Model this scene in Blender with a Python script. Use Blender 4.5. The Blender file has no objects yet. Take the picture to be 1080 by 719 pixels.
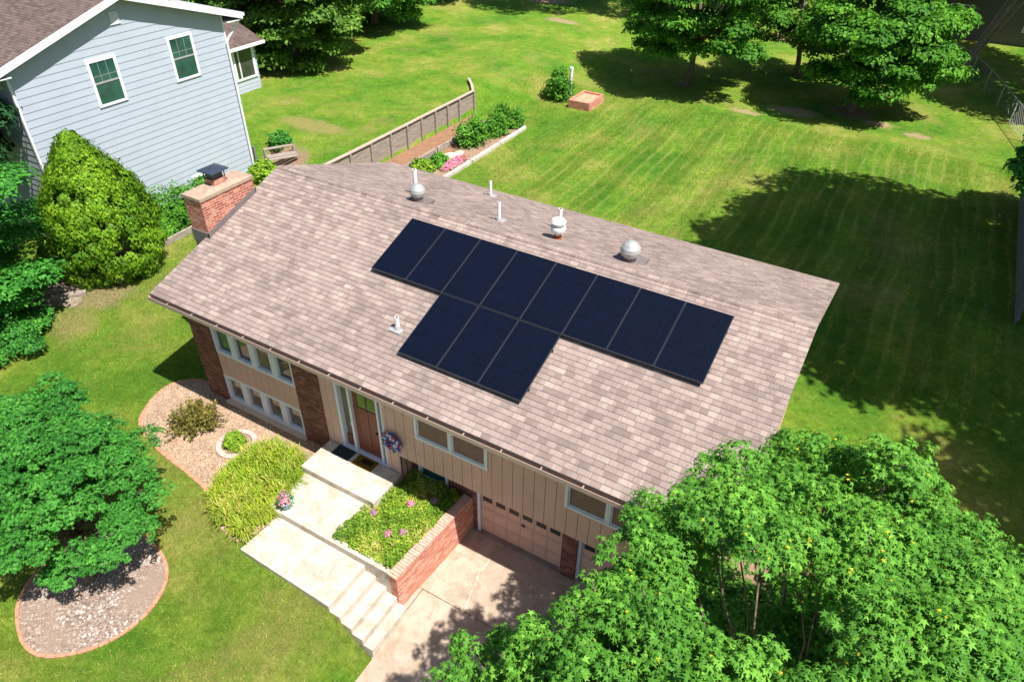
import bpy, math, random
import numpy as np
from mathutils import Vector, Matrix
random.seed(7); RNG = np.random.default_rng(11)
sc = bpy.context.scene
COL = sc.collection
ORG = {}

# ------------------------------------------------------------------ tags
def tag(o, label=None, cat=None, group=None, kind=None):
    if label: o['label'] = label
    if cat: o['category'] = cat
    if group: o['group'] = group
    if kind: o['kind'] = kind
    return o

def thing(name, label, cat, loc=(0, 0, 0), group=None):
    o = bpy.data.objects.new(name, None); COL.objects.link(o)
    o.location = loc; o.empty_display_size = .2
    ORG[o.name] = Vector(loc)
    return tag(o, label, cat, group)

def copy_tree(o, parent=None):
    c = o.copy(); COL.objects.link(c); c.parent = parent
    for ch in list(o.children): copy_tree(ch, c)
    return c

# ------------------------------------------------------------------ mesh builder
class MB:
    def __init__(s): s.v = []; s.f = []; s.m = []
    def add(s, vs, fs, m=0):
        n = len(s.v); s.v += [tuple(p) for p in vs]
        for f in fs: s.f.append(tuple(i + n for i in f)); s.m.append(m)
        return s
    def box(s, x0, x1, y0, y1, z0, z1, m=0, M=None):
        vs = [Vector(p) for p in ((x0,y0,z0),(x1,y0,z0),(x1,y1,z0),(x0,y1,z0),(x0,y0,z1),(x1,y0,z1),(x1,y1,z1),(x0,y1,z1))]
        if M: vs = [M @ p for p in vs]
        return s.add(vs, [(3,2,1,0),(4,5,6,7),(0,1,5,4),(1,2,6,5),(2,3,7,6),(3,0,4,7)], m)
    def prism(s, poly, z0, z1, m=0):
        n = len(poly)
        g0 = z0 if callable(z0) else (lambda x, y: z0)
        g1 = z1 if callable(z1) else (lambda x, y: z1)
        vs = [(x, y, g0(x, y)) for x, y in poly] + [(x, y, g1(x, y)) for x, y in poly]
        fs = [tuple(reversed(range(n))), tuple(range(n, 2*n))] + [(i, (i+1) % n, n+(i+1) % n, n+i) for i in range(n)]
        return s.add(vs, fs, m)
    def cyl(s, a, b, r0, r1=None, n=12, m=0, caps=True):
        r1 = r0 if r1 is None else r1
        a, b = Vector(a), Vector(b); d = (b - a).normalized()
        u = d.orthogonal().normalized(); w = d.cross(u)
        vs = []
        for p, r in ((a, r0), (b, r1)):
            for i in range(n):
                t = 2*math.pi*i/n; vs.append(p + (u*math.cos(t) + w*math.sin(t))*r)
        fs = [(i, (i+1) % n, n+(i+1) % n, n+i) for i in range(n)]
        if caps: fs += [tuple(reversed(range(n))), tuple(range(n, 2*n))]
        return s.add(vs, fs, m)
    def tube(s, pts, rs, n=8, m=0):
        pts = [Vector(p) for p in pts]; k = len(pts)
        if not isinstance(rs, (list, tuple)): rs = [rs]*k
        vs = []; ref = None
        for i, p in enumerate(pts):
            d = (pts[min(i+1, k-1)] - pts[max(i-1, 0)]).normalized()
            if ref is None: ref = d.orthogonal().normalized()
            u = (ref - d*ref.dot(d)).normalized(); ref = u; w = d.cross(u)
            for j in range(n):
                t = 2*math.pi*j/n; vs.append(p + (u*math.cos(t) + w*math.sin(t))*rs[i])
        fs = [(i*n+j, i*n+(j+1) % n, (i+1)*n+(j+1) % n, (i+1)*n+j) for i in range(k-1) for j in range(n)]
        fs += [tuple(reversed(range(n))), tuple(range((k-1)*n, k*n))]
        return s.add(vs, fs, m)
    def lathe(s, c, prof, n=20, m=0, sy=1.0, jit=0.0):
        vs = []
        for r, z in prof:
            for i in range(n):
                t = 2*math.pi*i/n; q = r*(1 + random.uniform(-jit, jit))
                vs.append((c[0] + q*math.cos(t), c[1] + q*sy*math.sin(t), c[2] + z))
        k = len(prof)
        fs = [(i*n+j, i*n+(j+1) % n, (i+1)*n+(j+1) % n, (i+1)*n+j) for i in range(k-1) for j in range(n)]
        fs += [tuple(reversed(range(n))), tuple(range((k-1)*n, k*n))]
        return s.add(vs, fs, m)
    def build(s, name, mats, parent=None, local=False, bevel=0, smooth=False, label=None):
        me = bpy.data.meshes.new(name)
        o = bpy.data.objects.new(name, me); COL.objects.link(o)
        org = Vector((0, 0, 0))
        if parent is not None:
            o.parent = parent
            if not local: org = ORG.get(parent.name, Vector((0, 0, 0)))
        vs = [tuple(Vector(p) - org) for p in s.v]
        me.from_pydata(vs, [], s.f)
        if not isinstance(mats, (list, tuple)): mats = [mats]
        for mt in mats: me.materials.append(mt)
        if len(mats) > 1: me.polygons.foreach_set('material_index', s.m)
        if smooth: me.polygons.foreach_set('use_smooth', [True]*len(s.f))
        me.update(); ORG[o.name] = org
        if bevel:
            b = o.modifiers.new('b', 'BEVEL'); b.width = bevel; b.segments = 2; b.limit_method = 'ANGLE'
        if label: o['label'] = label
        return o

# ------------------------------------------------------------------ materials
def newmat(name, rough=.8, spec=.3):
    m = bpy.data.materials.new(name); m.use_nodes = True
    nt = m.node_tree; b = nt.nodes['Principled BSDF']
    b.inputs['Roughness'].default_value = rough
    b.inputs['Specular IOR Level'].default_value = spec
    return m, nt, b
def N(nt, t, **kw):
    n = nt.nodes.new(t)
    for k, v in kw.items():
        if k in n.inputs: n.inputs[k].default_value = v
        else: setattr(n, k, v)
    return n
def ramp(nt, fac, stops, interp='LINEAR'):
    r = nt.nodes.new('ShaderNodeValToRGB'); r.color_ramp.interpolation = interp
    e = r.color_ramp.elements
    while len(e) < len(stops): e.new(.5)
    for i, (p, c) in enumerate(stops):
        e[i].position = p; e[i].color = (*c, 1) if len(c) == 3 else c
    nt.links.new(fac, r.inputs[0]); return r.outputs[0]
def mixc(nt, fac, a, b, mode='MIX'):
    n = nt.nodes.new('ShaderNodeMix'); n.data_type = 'RGBA'; n.blend_type = mode
    for s, v in ((n.inputs[0], fac), (n.inputs[6], a), (n.inputs[7], b)):
        if isinstance(v, bpy.types.NodeSocket): nt.links.new(v, s)
        elif isinstance(v, (int, float)): s.default_value = v
        else: s.default_value = (*v, 1) if len(v) == 3 else v
    return n.outputs[2]
def math_(nt, op, a, b=None):
    n = nt.nodes.new('ShaderNodeMath'); n.operation = op
    for s, v in ((n.inputs[0], a), (n.inputs[1], b)):
        if v is None: continue
        if isinstance(v, bpy.types.NodeSocket): nt.links.new(v, s)
        else: s.default_value = v
    return n.outputs[0]
def noise(nt, vec, scale, detail=3, rough=.55, out=0, dist=0):
    n = N(nt, 'ShaderNodeTexNoise', Scale=scale, Detail=detail, Roughness=rough, Distortion=dist)
    if vec is not None: nt.links.new(vec, n.inputs['Vector'])
    return n.outputs[out]
def geo_pos(nt): return nt.nodes.new('ShaderNodeNewGeometry').outputs['Position']
def scalev(nt, vec, s):
    n = nt.nodes.new('ShaderNodeVectorMath'); n.operation = 'MULTIPLY'
    nt.links.new(vec, n.inputs[0]); n.inputs[1].default_value = s; return n.outputs[0]
def bump(nt, b, h, dist=.01, strength=.6):
    n = N(nt, 'ShaderNodeBump', Strength=strength, Distance=dist)
    nt.links.new(h, n.inputs['Height']); nt.links.new(n.outputs[0], b.inputs['Normal'])
def plain(name, c, rough=.6, spec=.3, var=.12, scale=6, metal=0):
    m, nt, b = newmat(name, rough, spec); b.inputs['Metallic'].default_value = metal
    p = geo_pos(nt)
    lo = tuple(x*(1-var) for x in c); hi = tuple(min(1, x*(1+var)) for x in c)
    nt.links.new(ramp(nt, noise(nt, p, scale, 5, .65), [(.3, lo), (.7, hi)]), b.inputs['Base Color'])
    return m
def wall_uv(nt):
    g = nt.nodes.new('ShaderNodeNewGeometry')
    sp = nt.nodes.new('ShaderNodeSeparateXYZ'); nt.links.new(g.outputs['Position'], sp.inputs[0])
    sn = nt.nodes.new('ShaderNodeSeparateXYZ'); nt.links.new(g.outputs['True Normal'], sn.inputs[0])
    ax = math_(nt, 'GREATER_THAN', math_(nt, 'ABSOLUTE', sn.outputs[0]), .6)
    az = math_(nt, 'GREATER_THAN', math_(nt, 'ABSOLUTE', sn.outputs[2]), .7)
    def mx(f, a, b):
        n = nt.nodes.new('ShaderNodeMix'); n.data_type = 'FLOAT'
        nt.links.new(f, n.inputs[0]); nt.links.new(a, n.inputs[2]); nt.links.new(b, n.inputs[3]); return n.outputs[0]
    u = mx(ax, sp.outputs[0], sp.outputs[1]); v = mx(az, sp.outputs[2], sp.outputs[1])
    c = nt.nodes.new('ShaderNodeCombineXYZ'); nt.links.new(u, c.inputs[0]); nt.links.new(v, c.inputs[1])
    return c.outputs[0]
def brickmat(name, cols, mortar, w=.21, h=.072, ms=.009):
    m, nt, b = newmat(name, .9, .15); uv = wall_uv(nt)
    br = N(nt, 'ShaderNodeTexBrick', Scale=1.0, Bias=0.0)
    br.inputs['Mortar Size'].default_value = ms; br.inputs['Brick Width'].default_value = w; br.inputs['Row Height'].default_value = h
    br.inputs['Mortar Smooth'].default_value = .2
    br.inputs['Color1'].default_value = (0,0,0,1); br.inputs['Color2'].default_value = (1,1,1,1)
    nt.links.new(uv, br.inputs['Vector'])
    k = len(cols)
    c = ramp(nt, br.outputs['Color'], [((i+.0)/k, x) for i, x in enumerate(cols)], 'CONSTANT')
    c = mixc(nt, noise(nt, geo_pos(nt), 30, 3), c, tuple(x*.6 for x in cols[0]), 'MIX') if 0 else c
    n2 = ramp(nt, noise(nt, geo_pos(nt), 9, 5, .7), [(.35, (.75,.75,.75)), (.65, (1.15,1.15,1.15))])
    c = mixc(nt, 1.0, c, n2, 'MULTIPLY')
    mo = ramp(nt, noise(nt, geo_pos(nt), 4, 4, .7), [(.4, tuple(x*.7 for x in mortar)), (.6, mortar)])
    c = mixc(nt, br.outputs['Fac'], c, mo)
    nt.links.new(c, b.inputs['Base Color'])
    bump(nt, b, math_(nt, 'SUBTRACT', 1.0, br.outputs['Fac']), .012, .7)
    return m

RUN, TP, LEN, EZ = 4.96, .3382, 15.22, 4.55     # roof half depth, slope, length, eave height
RZ = EZ + RUN*TP
def zroof(y): return EZ + TP*(y if y <= RUN else 2*RUN - y)
CS = 1/math.sqrt(1 + TP*TP); SN = TP*CS

def shingle_mat(name, cols, wt=(.29, .17), h=.135, blotch=.12):
    m, nt, b = newmat(name, .95, .12)
    p = scalev(nt, geo_pos(nt), (1, 1/CS, 0))
    facs = []
    for w, off, sq in ((wt[0], .37, .7), (wt[1], .61, 1.4)):
        br = N(nt, 'ShaderNodeTexBrick', Scale=1.0, Bias=0.0)
        br.offset = off; br.offset_frequency = 2; br.squash = sq; br.squash_frequency = 3
        br.inputs['Mortar Size'].default_value = .006; br.inputs['Brick Width'].default_value = w; br.inputs['Row Height'].default_value = h
        br.inputs['Mortar Smooth'].default_value = .3
        br.inputs['Color1'].default_value = (0,0,0,1); br.inputs['Color2'].default_value = (1,1,1,1)
        nt.links.new(p, br.inputs['Vector']); facs.append(br)
    f = math_(nt, 'ADD', math_(nt, 'MULTIPLY', facs[0].outputs['Color'], .6), math_(nt, 'MULTIPLY', facs[1].outputs['Color'], .4))
    k = len(cols)
    c = ramp(nt, f, [(.16 + .68*i/(k-1), x) for i, x in enumerate(cols)])
    # granule grain and broad weathering
    c = mixc(nt, 1.0, c, ramp(nt, noise(nt, geo_pos(nt), 55, 2, .8), [(.3, (.8,.8,.8)), (.7, (1.2,1.2,1.2))]), 'MULTIPLY')
    c = mixc(nt, 1.0, c, ramp(nt, noise(nt, scalev(nt, geo_pos(nt), (1, .35, 1)), .9, 4, .6), [(.3, (1-blotch,)*3), (.7, (1+blotch,)*3)]), 'MULTIPLY')
    # the butt edge line of each course
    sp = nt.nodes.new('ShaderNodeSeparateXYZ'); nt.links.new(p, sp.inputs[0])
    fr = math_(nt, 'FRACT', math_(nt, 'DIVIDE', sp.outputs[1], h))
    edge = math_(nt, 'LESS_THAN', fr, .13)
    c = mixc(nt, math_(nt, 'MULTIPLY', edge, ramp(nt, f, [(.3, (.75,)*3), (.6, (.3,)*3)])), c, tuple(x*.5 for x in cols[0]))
    nt.links.new(c, b.inputs['Base Color'])
    hgt = math_(nt, 'ADD', math_(nt, 'MULTIPLY', f, .8), math_(nt, 'SUBTRACT', 1.0, fr))
    bump(nt, b, hgt, .012, .8)
    return m

M = {}
M['shingle'] = shingle_mat('shingle', [(.22,.168,.15), (.26,.2,.18), (.285,.22,.197), (.305,.236,.211), (.328,.253,.225), (.38,.298,.26)])
M['shingle2'] = shingle_mat('dark_shingle', [(.10,.072,.065), (.135,.098,.088), (.165,.122,.11)])
M['brick'] = brickmat('brick', [(.17,.06,.042), (.22,.075,.05), (.12,.045,.034), (.26,.1,.068), (.2,.065,.045), (.3,.13,.09)], (.27,.15,.12))
M['brick_red'] = brickmat('red_brick', [(.45,.12,.07), (.52,.17,.1), (.36,.09,.055), (.55,.24,.17), (.42,.11,.07)], (.58,.42,.35), ms=.011)
M['brick_pink'] = brickmat('pink_brick', [(.6,.2,.13), (.64,.25,.17), (.52,.16,.1), (.66,.36,.26), (.58,.2,.14)], (.66,.42,.34), ms=.008)
M['edge_brick'] = plain('edging_brick', (.46,.24,.15), .9, .1, .3, 7)
M['siding'] = plain('tan_siding', (.66,.41,.33), .75, .2, .07, 2)
M['siding_gap'] = plain('siding_groove', (.26,.165,.13), .9, .1)
M['garage'] = plain('garage_door', (.62,.39,.30), .6, .3, .05, 2)
M['trim'] = plain('white_trim', (.72,.73,.79), .5, .4, .05)
M['white'] = plain('white_paint', (.8,.8,.8), .5, .4, .04)
M['fascia'] = plain('fascia_paint', (.34,.23,.18), .6, .3, .08)
M['gutter'] = plain('gutter_metal', (.42,.31,.26), .4, .5, .08)
M['soffit'] = plain('soffit', (.5,.4,.33), .8, .2, .05)
M['door'] = plain('red_door', (.2,.055,.035), .5, .4, .1)
M['black'] = plain('black_metal', (.02,.022,.03), .5, .4)
M['darkmetal'] = plain('dark_flue_metal', (.035,.045,.07), .35, .6)
M['galv'] = plain('galvanised_metal', (.42,.42,.42), .5, .5, .15, 14, .3)
M['galv_light'] = plain('pale_metal', (.7,.69,.67), .45, .5, .1, 14, .1)
M['pvc'] = plain('white_pvc', (.82,.8,.76), .5, .4, .05)
M['rust'] = plain('rusty_metal', (.3,.07,.03), .8, .2, .3, 20)
M['flashing'] = plain('flashing', (.17,.14,.14), .6, .4, .1)
M['sill'] = plain('stone_sill', (.68,.52,.38), .85, .2, .12, 12)
M['downspout'] = plain('downspout_paint', (.72,.44,.33), .5, .4, .05)
M['bark'] = plain('bark', (.16,.12,.09), .95, .1, .4, 12)
M['bark_pale'] = plain('pale_bark', (.3,.23,.17), .95, .1, .35, 9)
M['twig'] = plain('twig', (.13,.1,.06), .95, .1, .3, 12)
M['soil'] = plain('soil', (.27,.15,.09), .98, .05, .25, 6)
M['mulch'] = plain('mulch', (.3,.2,.14), .98, .05, .4, 9)
M['bare'] = plain('bare_earth', (.42,.29,.18), .98, .05, .25, 5)
M['nblue'] = plain('blue_white_siding', (.42,.465,.54), .6, .3, .04, 1.5)
M['rubber'] = plain('rubber_mat', (.035,.05,.055), .95, .1, .5, 12)
M['coir'] = plain('coir_mat', (.16,.1,.015), .98, .05, .5, 14)
M['stone_cap'] = plain('cement_cap', (.37,.27,.205), .95, .1, .2, 7)
M['pot'] = plain('blue_glazed_pot', (.1,.3,.38), .25, .6, .15)
M['wreath_b'] = plain('blue_ribbon', (.06,.12,.42), .8, .2, .3, 20)
M['wreath_w'] = plain('white_ribbon', (.7,.7,.75), .8, .2, .1, 20)
M['wreath_r'] = plain('red_ribbon', (.45,.04,.06), .8, .2, .3, 20)
M['fence_far'] = plain('weathered_rail', (.2,.19,.18), .9, .1, .2)
M['greywall'] = plain('grey_siding', (.16,.14,.13), .9, .1, .1)

# timber
m, nt, b = newmat('old_timber', .95, .1); p = geo_pos(nt)
c = ramp(nt, noise(nt, scalev(nt, p, (1.2,1.2,9)), 2.2, 6, .7), [(.25,(.13,.11,.095)), (.5,(.3,.255,.21)), (.75,(.43,.37,.31))])
nt.links.new(c, b.inputs['Base Color']); M['timber'] = m
# concrete
def concrete(name, a, c_, sc_=1.3, stain=None):
    m, nt, b = newmat(name, .92, .2); p = geo_pos(nt)
    c = ramp(nt, noise(nt, p, sc_, 7, .65), [(.3, a), (.7, c_)])
    c = mixc(nt, 1.0, c, ramp(nt, noise(nt, p, 40, 2, .7), [(.3,(.86,)*3), (.7,(1.1,)*3)]), 'MULTIPLY')
    c = mixc(nt, 1.0, c, ramp(nt, noise(nt, p, 2.3, 7, .75, dist=.8), [(.38,(.76,.72,.66)), (.54,(1,1,1))]), 'MULTIPLY')
    if stain: c = mixc(nt, ramp(nt, noise(nt, p, .8, 6, .7, dist=.6), [(.52,(0,0,0)), (.68,(.7,.7,.7))]), c, stain)
    nt.links.new(c, b.inputs['Base Color']); bump(nt, b, noise(nt, p, 60, 3), .003, .5)
    return m
M['conc'] = concrete('walk_concrete', (.5,.445,.37), (.6,.54,.455))
M['drive'] = concrete('drive_concrete', (.42,.325,.25), (.52,.42,.335), .9, (.33,.245,.18))
M['conc_wall'] = concrete('wall_concrete', (.48,.44,.39), (.57,.53,.47))
# gravel
m, nt, b = newmat('gravel', .95, .15); p = geo_pos(nt)
vo = N(nt, 'ShaderNodeTexVoronoi', Scale=38.0); nt.links.new(p, vo.inputs['Vector'])
sv = nt.nodes.new('ShaderNodeSeparateColor'); nt.links.new(vo.outputs['Color'], sv.inputs[0])
c = ramp(nt, sv.outputs[0], [(0,(.24,.15,.095)), (.35,(.42,.285,.19)), (.7,(.49,.345,.235)), (.93,(.56,.43,.32)), (1,(.68,.58,.48))])
c = mixc(nt, 1.0, c, ramp(nt, noise(nt, p, 1.2, 5, .6), [(.3,(.8,.8,.8)), (.7,(1.15,1.12,1.1))]), 'MULTIPLY')
nt.links.new(c, b.inputs['Base Color']); bump(nt, b, math_(nt, 'SUBTRACT', 1.0, vo.outputs['Distance']), .03, .8); M['gravel'] = m
m, nt, b = newmat('grey_gravel', .95, .15); p = geo_pos(nt)
vo = N(nt, 'ShaderNodeTexVoronoi', Scale=27.0); nt.links.new(p, vo.inputs['Vector'])
sv = nt.nodes.new('ShaderNodeSeparateColor'); nt.links.new(vo.outputs['Color'], sv.inputs[0])
st = ramp(nt, sv.outputs[0], [(0,(.16,.11,.085)), (.5,(.3,.225,.18)), (.85,(.38,.3,.25)), (1,(.7,.66,.62))])
c = mixc(nt, ramp(nt, noise(nt, p, 1.0, 5, .6), [(.42,(0,)*3), (.6,(.85,)*3)]), st, (.3,.215,.165))
nt.links.new(c, b.inputs['Base Color']); bump(nt, b, math_(nt, 'SUBTRACT', 1.0, vo.outputs['Distance']), .03, .7); M['gravel_grey'] = m
# glass
def glass(name, c, rough=.08):
    m, nt, b = newmat(name, rough, .5); p = geo_pos(nt)
    nt.links.new(ramp(nt, noise(nt, p, 1.6, 4, .6), [(.35, c), (.65, tuple(x*1.8 for x in c))]), b.inputs['Base Color'])
    b.inputs['Coat Weight'].default_value = .6; b.inputs['Coat Roughness'].default_value = .04
    return m
M['glass'] = glass('window_glass', (.03,.035,.03)); M['glass_g'] = glass('green_glass', (.018,.06,.05))
M['glass_l'] = glass('warm_glass', (.10,.085,.055)); M['glass_d'] = glass('door_glass', (.10,.16,.045))
# solar cell
m, nt, b = newmat('solar_cell', .22, .45)
tc = nt.nodes.new('ShaderNodeTexCoord')
br = N(nt, 'ShaderNodeTexBrick', Scale=1.0); br.offset = 0; br.inputs['Brick Width'].default_value = .168; br.inputs['Row Height'].default_value = .168
br.inputs['Mortar Size'].default_value = .0035; br.inputs['Mortar Smooth'].default_value = .4
nt.links.new(tc.outputs['Object'], br.inputs['Vector'])
br.inputs['Color1'].default_value = (.0022,.0036,.011,1); br.inputs['Color2'].default_value = (.0028,.0044,.013,1); br.inputs['Mortar'].default_value = (.005,.0085,.019,1)
nt.links.new(br.outputs['Color'], b.inputs['Base Color']); M['cell'] = m
M['pframe'] = plain('panel_frame', (.03,.032,.04), .35, .5)
M['pedge'] = plain('panel_edge', (.09,.09,.1), .35, .5)

# lawn
m, nt, b = newmat('lawn', .95, .1); p = geo_pos(nt)
base = ramp(nt, noise(nt, p, .33, 6, .62), [(.3,(.066,.19,.016)), (.43,(.12,.255,.02)), (.55,(.19,.285,.03)), (.7,(.36,.34,.08))])
fine = mixc(nt, 1.0, ramp(nt, noise(nt, scalev(nt, p, (1,1,.2)), 9, 6, .85), [(.32,(.5,.56,.45)), (.68,(1.5,1.45,1.7))]), ramp(nt, noise(nt, p, 1.9, 5, .75), [(.35,(.8,.85,.8)), (.65,(1.22,1.16,1.2))]), 'MULTIPLY')
c = mixc(nt, 1.0, base, fine, 'MULTIPLY')
# mower lines in the back yard, running away from the house
sp = nt.nodes.new('ShaderNodeSeparateXYZ'); nt.links.new(p, sp.inputs[0])
wob = math_(nt, 'MULTIPLY', noise(nt, p, .16, 2), .5)
u = math_(nt, 'ADD', math_(nt, 'ADD', math_(nt, 'MULTIPLY', sp.outputs[0], 1.0), math_(nt, 'MULTIPLY', sp.outputs[1], .01)), wob)
fr = math_(nt, 'PINGPONG', u, .29)
line = ramp(nt, fr, [(.0,(1,1,1)), (.12,(0,0,0))])
brk = ramp(nt, noise(nt, scalev(nt, p, (3,.5,1)), 1.4, 4, .8), [(.4,(0,)*3), (.62,(1,)*3)])
reg = math_(nt, 'MULTIPLY', ramp(nt, math_(nt, 'DIVIDE', sp.outputs[1], 50), [(.2,(0,)*3), (.26,(1,)*3), (.58,(1,)*3), (.68,(0,)*3)]),
            ramp(nt, math_(nt, 'DIVIDE', math_(nt, 'ADD', sp.outputs[0], 10), 40), [(.16,(0,)*3), (.3,(1,)*3)]))
f = math_(nt, 'MULTIPLY', math_(nt, 'MULTIPLY', line, brk), math_(nt, 'MULTIPLY', reg, .5))
c = mixc(nt, f, c, (.36,.40,.13))
band = ramp(nt, math_(nt, 'PINGPONG', u, 1.16), [(.4,(.88,)*3), (.7,(1.1,)*3)])
c = mixc(nt, reg, c, mixc(nt, 1.0, c, band, 'MULTIPLY'))
# dry straw patches
dry = ramp(nt, noise(nt, p, .21, 5, .75, dist=.4), [(.54,(0,)*3), (.68,(.8,)*3)])
c = mixc(nt, dry, c, mixc(nt, noise(nt, p, 9, 4, .8), (.16,.2,.03), (.42,.34,.12)))
SPOTS = [(-3.0,29.2,.75,.62,(.3,.2,.13)), (12.1,36.2,1.5,1.2,(.3,.2,.13)), (2.4,35.7,.8,.7,(.3,.2,.13)), (-14.6,47.2,3.6,1.6,(.45,.3,.2)),
 (9.3,34.6,1.7,.9,(.5,.34,.2)), (13.8,35.0,1.0,.6,(.5,.34,.2)), (15.8,34.2,.8,.5,(.46,.33,.2)), (7.0,33.0,1.1,.45,(.45,.34,.18)), (17.1,49.2,1.8,1.2,(.3,.2,.14)), (6.2,50.5,2.8,1.6,(.42,.25,.19)),
 (-7.2,2.2,1.4,1.3,(.42,.29,.18)), (-9.2,13.3,1.5,1.0,(.4,.26,.18)), (15.9,3.0,1.3,1.9,(.5,.34,.24)), (-9.5,42.0,1.6,.7,(.42,.31,.18)), (-6.3,.6,1.2,.8,(.36,.3,.12)), (-10,16.2,2.6,.9,(.33,.3,.1))]
warp = N(nt, 'ShaderNodeTexNoise', Scale=1.6, Detail=5.0, Roughness=.7); nt.links.new(p, warp.inputs['Vector'])
wv = nt.nodes.new('ShaderNodeVectorMath'); wv.operation = 'MULTIPLY_ADD'; nt.links.new(warp.outputs['Color'], wv.inputs[0]); wv.inputs[1].default_value = (1.3,1.3,0); 
off_ = nt.nodes.new('ShaderNodeVectorMath'); off_.operation = 'SUBTRACT'; nt.links.new(p, off_.inputs[0]); off_.inputs[1].default_value = (.65,.65,0); nt.links.new(off_.outputs[0], wv.inputs[2])
grain = ramp(nt, noise(nt, p, 11, 4, .8), [(.35,(.7,)*3), (.65,(1.2,)*3)])
for sx_, sy_, rx_, ry_, cc_ in SPOTS:
    a_ = nt.nodes.new('ShaderNodeVectorMath'); a_.operation = 'SUBTRACT'; nt.links.new(wv.outputs[0], a_.inputs[0]); a_.inputs[1].default_value = (sx_, sy_, 0)
    a2_ = scalev(nt, a_.outputs[0], (1/rx_, 1/ry_, 0)); ln_ = nt.nodes.new('ShaderNodeVectorMath'); ln_.operation = 'LENGTH'; nt.links.new(a2_, ln_.inputs[0])
    c = mixc(nt, ramp(nt, ln_.outputs['Value'], [(.55,(.92,)*3), (1.0,(0,)*3)]), c, mixc(nt, 1.0, cc_, grain, 'MULTIPLY'))
nt.links.new(c, b.inputs['Base Color']); bump(nt, b, noise(nt, p, 16, 6, .85), .10, 1.0); M['lawn'] = m

# leaves: colour from a per-leaf random value
def leafmat(name, lo, mid, hi, accent=None, tr=.2, rough=.6, spec=.16):
    m, nt, b = newmat(name, rough, spec)
    a = nt.nodes.new('ShaderNodeAttribute'); a.attribute_name = 'lv'
    st = [(0, lo), (.5, mid), (.93 if accent else 1, hi)]
    if accent: st.append((1, accent))
    c = ramp(nt, a.outputs['Fac'], st)
    c = mixc(nt, 1.0, c, ramp(nt, noise(nt, geo_pos(nt), .8, 3), [(.3,(.7,.78,.8)), (.7,(1.3,1.2,1.1))]), 'MULTIPLY')
    nt.links.new(c, b.inputs['Base Color'])
    t = nt.nodes.new('ShaderNodeBsdfTranslucent'); nt.links.new(mixc(nt, 1.0, c, (1.3,1.5,.5), 'MULTIPLY'), t.inputs['Color'])
    mx = nt.nodes.new('ShaderNodeMixShader'); mx.inputs[0].default_value = tr
    nt.links.new(b.outputs[0], mx.inputs[1]); nt.links.new(t.outputs[0], mx.inputs[2])
    nt.links.new(mx.outputs[0], nt.nodes['Material Output'].inputs['Surface'])
    return m
M['maple'] = leafmat('maple_leaf', (.045,.16,.018), (.11,.30,.035), (.2,.45,.06), (.65,.58,.05))
M['maple2'] = leafmat('maple_leaf_dark', (.022,.12,.018), (.055,.235,.032), (.115,.36,.055))
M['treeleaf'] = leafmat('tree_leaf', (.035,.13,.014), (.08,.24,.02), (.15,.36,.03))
M['treeleaf_y'] = leafmat('yellowish_leaf', (.045,.11,.018), (.11,.23,.03), (.2,.35,.04))
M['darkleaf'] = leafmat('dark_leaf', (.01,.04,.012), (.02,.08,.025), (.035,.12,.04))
M['arbor'] = leafmat('arborvitae_leaf', (.07,.17,.012), (.15,.30,.016), (.26,.43,.028))
M['lime'] = leafmat('lime_leaf', (.12,.22,.02), (.22,.38,.03), (.36,.5,.05))
M['straw'] = leafmat('strappy_leaf', (.2,.33,.02), (.31,.42,.03), (.58,.44,.16))
M['cover'] = leafmat('cover_leaf', (.09,.19,.02), (.22,.38,.03), (.5,.46,.10), (.6,.42,.3))
M['olive'] = leafmat('olive_leaf', (.07,.07,.02), (.17,.15,.035), (.3,.27,.06), tr=.15)
M['plant'] = leafmat('plant_leaf', (.05,.17,.02), (.1,.29,.03), (.2,.42,.05))
M['grass'] = leafmat('grass_blade', (.10,.23,.026), (.235,.33,.048), (.64,.54,.21), tr=.35, rough=.7, spec=.15)
M['petal_pink'] = leafmat('pink_petal', (.6,.1,.28), (.75,.22,.42), (.85,.5,.6), tr=.2)
M['petal_mauve'] = leafmat('mauve_petal', (.3,.12,.3), (.5,.25,.4), (.65,.4,.5), tr=.2)
M['petal_white'] = leafmat('white_petal', (.6,.6,.5), (.75,.74,.65), (.85,.84,.8), tr=.2)

# ------------------------------------------------------------------ leaf meshes
def kite():   # folded blade leaf, length 1 along +x
    v = np.array([(0,0,0),(.42,.3,.05),(1,0,-.06),(.42,-.3,.05)], float); return v, np.array([(0,1,2,3)])
def star():   # lobed maple leaf
    v = [(0,0,0)]; ang = [-118,-58,0,58,118]; ln = [.5,.85,1.0,.85,.5]
    notch = [-150,-88,-29,29,88,150]; nl = [.26,.36,.4,.4,.36,.26]
    for a, l in zip(ang, ln): t = math.radians(a); v.append((.3+l*math.cos(t)*.7, l*math.sin(t)*.7, -.16*l))
    for a, l in zip(notch, nl): t = math.radians(a); v.append((.3+l*math.cos(t)*.62, l*math.sin(t)*.62, .02))
    v[0] = (.3, 0, .03)
    return np.array(v), np.array([(0, 6+i, 1+i, 7+i) for i in range(5)])
def tri():
    v = np.array([(-.06,0,0),(.06,0,0),(0,0,1)], float); return v, np.array([(0,1,2)])
def frames(nrm, rng):
    nrm = nrm/np.linalg.norm(nrm, axis=1, keepdims=True)
    r = rng.normal(size=nrm.shape); u = r - nrm*(r*nrm).sum(1, keepdims=True)
    u /= np.linalg.norm(u, axis=1, keepdims=True); return u, np.cross(nrm, u), nrm
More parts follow.
